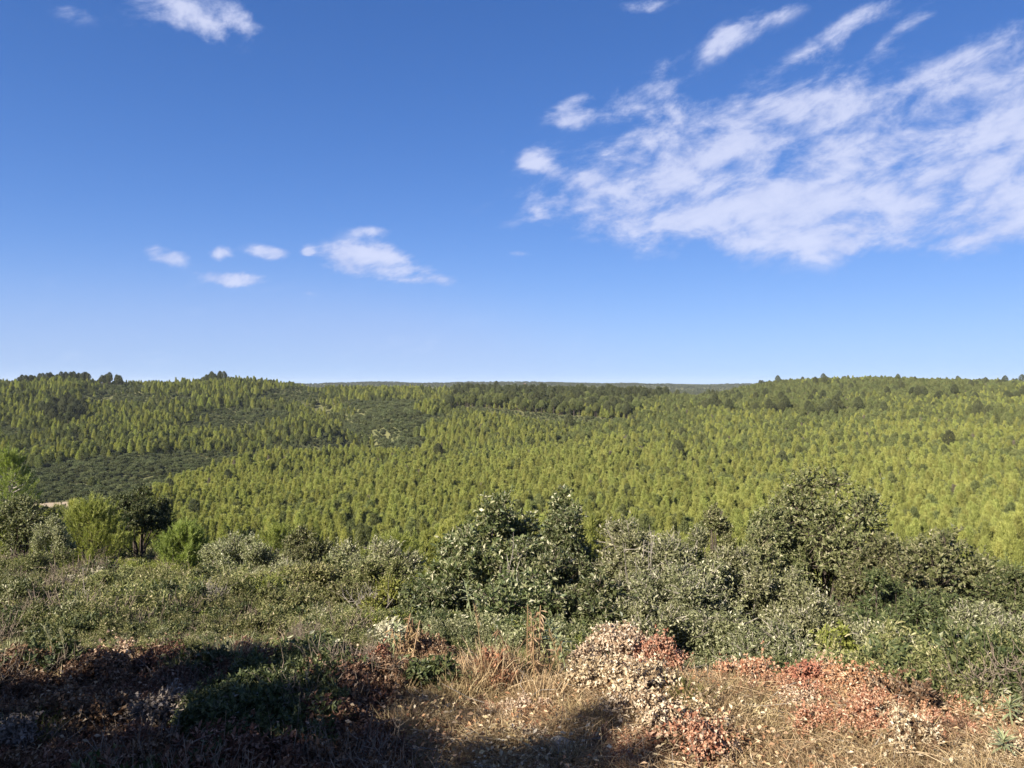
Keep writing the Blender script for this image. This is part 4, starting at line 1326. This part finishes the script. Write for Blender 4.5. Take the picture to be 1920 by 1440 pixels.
def spread(o, protos):
    ng = bpy.data.node_groups.new(o.name, 'GeometryNodeTree')
    ng.interface.new_socket('Geometry', in_out='INPUT', socket_type='NodeSocketGeometry')
    ng.interface.new_socket('Geometry', in_out='OUTPUT', socket_type='NodeSocketGeometry')
    t = NT(ng)
    gi = t.n('NodeGroupInput'); go = t.n('NodeGroupOutput'); jn = t.n('GeometryNodeJoinGeometry')
    mp = t.n('GeometryNodeMeshToPoints'); t.l(gi.outputs[0], mp.inputs[0])

    def attr(nm, typ):
        a = t.n('GeometryNodeInputNamedAttribute', data_type=typ); a.inputs[0].default_value = nm
        return a.outputs[0]
    va = attr('variant', 'INT'); sa = attr('scl', 'FLOAT'); rv = t.comb(0.0, 0.0, attr('rot', 'FLOAT'))
    for k, pr in enumerate(protos):
        oi = t.n('GeometryNodeObjectInfo'); oi.inputs[0].default_value = pr; oi.inputs['As Instance'].default_value = True
        cmp_ = t.n('FunctionNodeCompare', data_type='INT', operation='EQUAL')
        t.l(va, cmp_.inputs[2]); cmp_.inputs[3].default_value = k
        ip = t.n('GeometryNodeInstanceOnPoints')
        t.l(mp.outputs[0], ip.inputs['Points']); t.l(cmp_.outputs[0], ip.inputs['Selection'])
        t.l(oi.outputs['Geometry'], ip.inputs['Instance']); t.l(rv, ip.inputs['Rotation']); t.l(sa, ip.inputs['Scale'])
        t.l(ip.outputs[0], jn.inputs[0])
    t.l(jn.outputs[0], go.inputs[0])
    md = o.modifiers.new('spread', 'NODES'); md.node_group = ng


undergrowth()


def ground_cover():
    r = np.random.default_rng(9)

    def area(n, y0=1.6, y1=6.0):
        y = np.sqrt(r.uniform(y0 ** 2, y1 ** 2, n)); x = r.uniform(-.95, .95, n) * y
        return x, y, gz(x, y)
    # straw, lying and standing
    x, y, z = area(72000)
    u, v = proj(x, y, z)
    d = np.interp(u, [-300, 500, 700, 900, 1920, 2300], [.25, .3, .6, 1, 1, .8]) * np.clip(.55 + 1.2 * fbm(x, y, .6, 3), .08, 1) * np.interp(y, [4.9, 5.8], [1, .1])
    k = r.random(len(x)) < d
    x, y, z = x[k], y[k], z[k]; n = len(x)
    lie = r.random(n) < .72
    D = np.c_[r.normal(size=(n, 2)), np.where(lie, r.uniform(.02, .35, n), r.uniform(.8, 2.5, n))]
    mb = MB()
    grassblades(mb, np.c_[x, y, z + np.where(lie, r.uniform(0, .09, n), -.01)], D, r.uniform(.06, .22, n), r.uniform(.0018, .0042, n), r.uniform(.1, .9, n), 0, 1)
    o = obj('dry_grass', mb.mesh('dry_grass', M['straw'])); o['kind'] = 'stuff'; o['label'] = 'matted dry straw covering the near bank'; o['category'] = 'dry grass'
    # fallen leaves: rusty in the left half, pale and salmon in the right
    x, y, z = area(90000)
    u, v = proj(x, y, z)
    nn = fbm(x, y, .45, 3)
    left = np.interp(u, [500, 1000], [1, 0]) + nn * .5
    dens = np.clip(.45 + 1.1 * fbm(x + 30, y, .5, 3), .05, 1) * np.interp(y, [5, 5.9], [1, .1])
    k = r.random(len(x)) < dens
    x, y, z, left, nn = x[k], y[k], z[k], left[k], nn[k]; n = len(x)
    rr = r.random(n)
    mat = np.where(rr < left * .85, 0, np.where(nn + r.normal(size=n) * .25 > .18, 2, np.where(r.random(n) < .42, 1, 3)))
    P = np.c_[x, y, z + r.uniform(.0, .12, n)]; D = np.c_[r.normal(size=(n, 2)), r.normal(size=n) * .45]
    N = np.c_[r.normal(size=(n, 2)) * .6, np.ones(n)]
    mb = MB()
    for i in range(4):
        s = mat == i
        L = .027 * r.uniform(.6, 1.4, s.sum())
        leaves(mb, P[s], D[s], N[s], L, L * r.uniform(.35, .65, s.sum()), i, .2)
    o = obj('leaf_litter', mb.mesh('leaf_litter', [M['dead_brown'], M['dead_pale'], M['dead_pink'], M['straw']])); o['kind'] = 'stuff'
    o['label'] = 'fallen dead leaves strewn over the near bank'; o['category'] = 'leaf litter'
    # broken twigs
    x, y, z = area(900, 2, 5.6); n = len(x)
    A = np.c_[x, y, z + r.uniform(.01, .06, n)]; B = A + np.c_[r.normal(size=(n, 2)) * .14, r.uniform(-.02, .10, n)]
    mb = MB(); tubes(mb, A, B, r.uniform(.0015, .004, n), .001, 4, 0, .08, 3)
    o = obj('broken_twigs', mb.mesh('broken_twigs', M['bark_pale'])); o['kind'] = 'stuff'; o['label'] = 'thin broken twigs scattered through the straw'; o['category'] = 'twigs'


ground_cover()


# ------------------------------------------------------------------ tiny white houses far off on the plateau
def house(label, px, d, w, h, topy):
    x = (px - 960) / FOC * d; z = EYE - (topy - HOR) / FOC * d - h - w * .22
    root = thing('far_house', label, 'house', (x, d, z), .3)
    mb = MB(); a, b = w / 2, w * .35
    V = [(-a, -b, -6), (a, -b, -6), (a, b, -6), (-a, b, -6), (-a, -b, h), (a, -b, h), (a, b, h), (-a, b, h)]
    mb.add(V, quads=[(0, 1, 5, 4), (1, 2, 6, 5), (2, 3, 7, 6), (3, 0, 4, 7)])
    obj('wall', mb.mesh('wall', M['plaster']), root)
    mb = MB(); e = .5
    V = [(-a - e, -b - e, h - .1), (a + e, -b - e, h - .1), (a + e, b + e, h - .1), (-a - e, b + e, h - .1), (-a - e, 0, h + w * .2), (a + e, 0, h + w * .2)]
    mb.add(V, quads=[(0, 1, 5, 4), (2, 3, 4, 5), (0, 3, 2, 1)], tris=[(0, 4, 3), (1, 2, 5)])
    obj('roof', mb.mesh('roof', M['roof_tile']), root)
    for s in (-.28, .05, .3):
        mb = MB(); mb.add([(a * 2 * s - .6, -b - .03, h * .35), (a * 2 * s + .6, -b - .03, h * .35), (a * 2 * s + .6, -b - .03, h * .75), (a * 2 * s - .6, -b - .03, h * .75)], quads=[(0, 1, 2, 3)])
        obj('window', mb.mesh('window', M['bark']), root)


house('tiny white house on the far ridge near the middle', 984, 2550, 4.5, 2.6, 719)
house('tiny white house among the far trees above the open hillside', 793, 1000, 2.6, 3, 727.5)


# ------------------------------------------------------------------ the air: thin haze over the whole valley
def air():
    mb = MB(); a, lo, hi = 9300.0, -95.0, 60.0
    V = [(-a, -a, lo), (a, -a, lo), (a, a, lo), (-a, a, lo), (-a, -a, hi), (a, -a, hi), (a, a, hi), (-a, a, hi)]
    mb.add(V, quads=[(0, 3, 2, 1), (4, 5, 6, 7), (0, 1, 5, 4), (1, 2, 6, 5), (2, 3, 7, 6), (3, 0, 4, 7)])
    m = bpy.data.materials.new('haze'); m.use_nodes = True
    nt = m.node_tree; nt.nodes.clear()
    out = nt.nodes.new('ShaderNodeOutputMaterial'); pv = nt.nodes.new('ShaderNodeVolumePrincipled')
    pv.inputs['Color'].default_value = (.78, .87, 1, 1); pv.inputs['Density'].default_value = HAZE
    nt.links.new(pv.outputs[0], out.inputs['Volume'])
    o = obj('haze', mb.mesh('haze', m)); o['kind'] = 'stuff'; o['label'] = 'thin blue haze hanging over the far ridge'; o['category'] = 'haze'


HAZE = 4.8e-5
air()
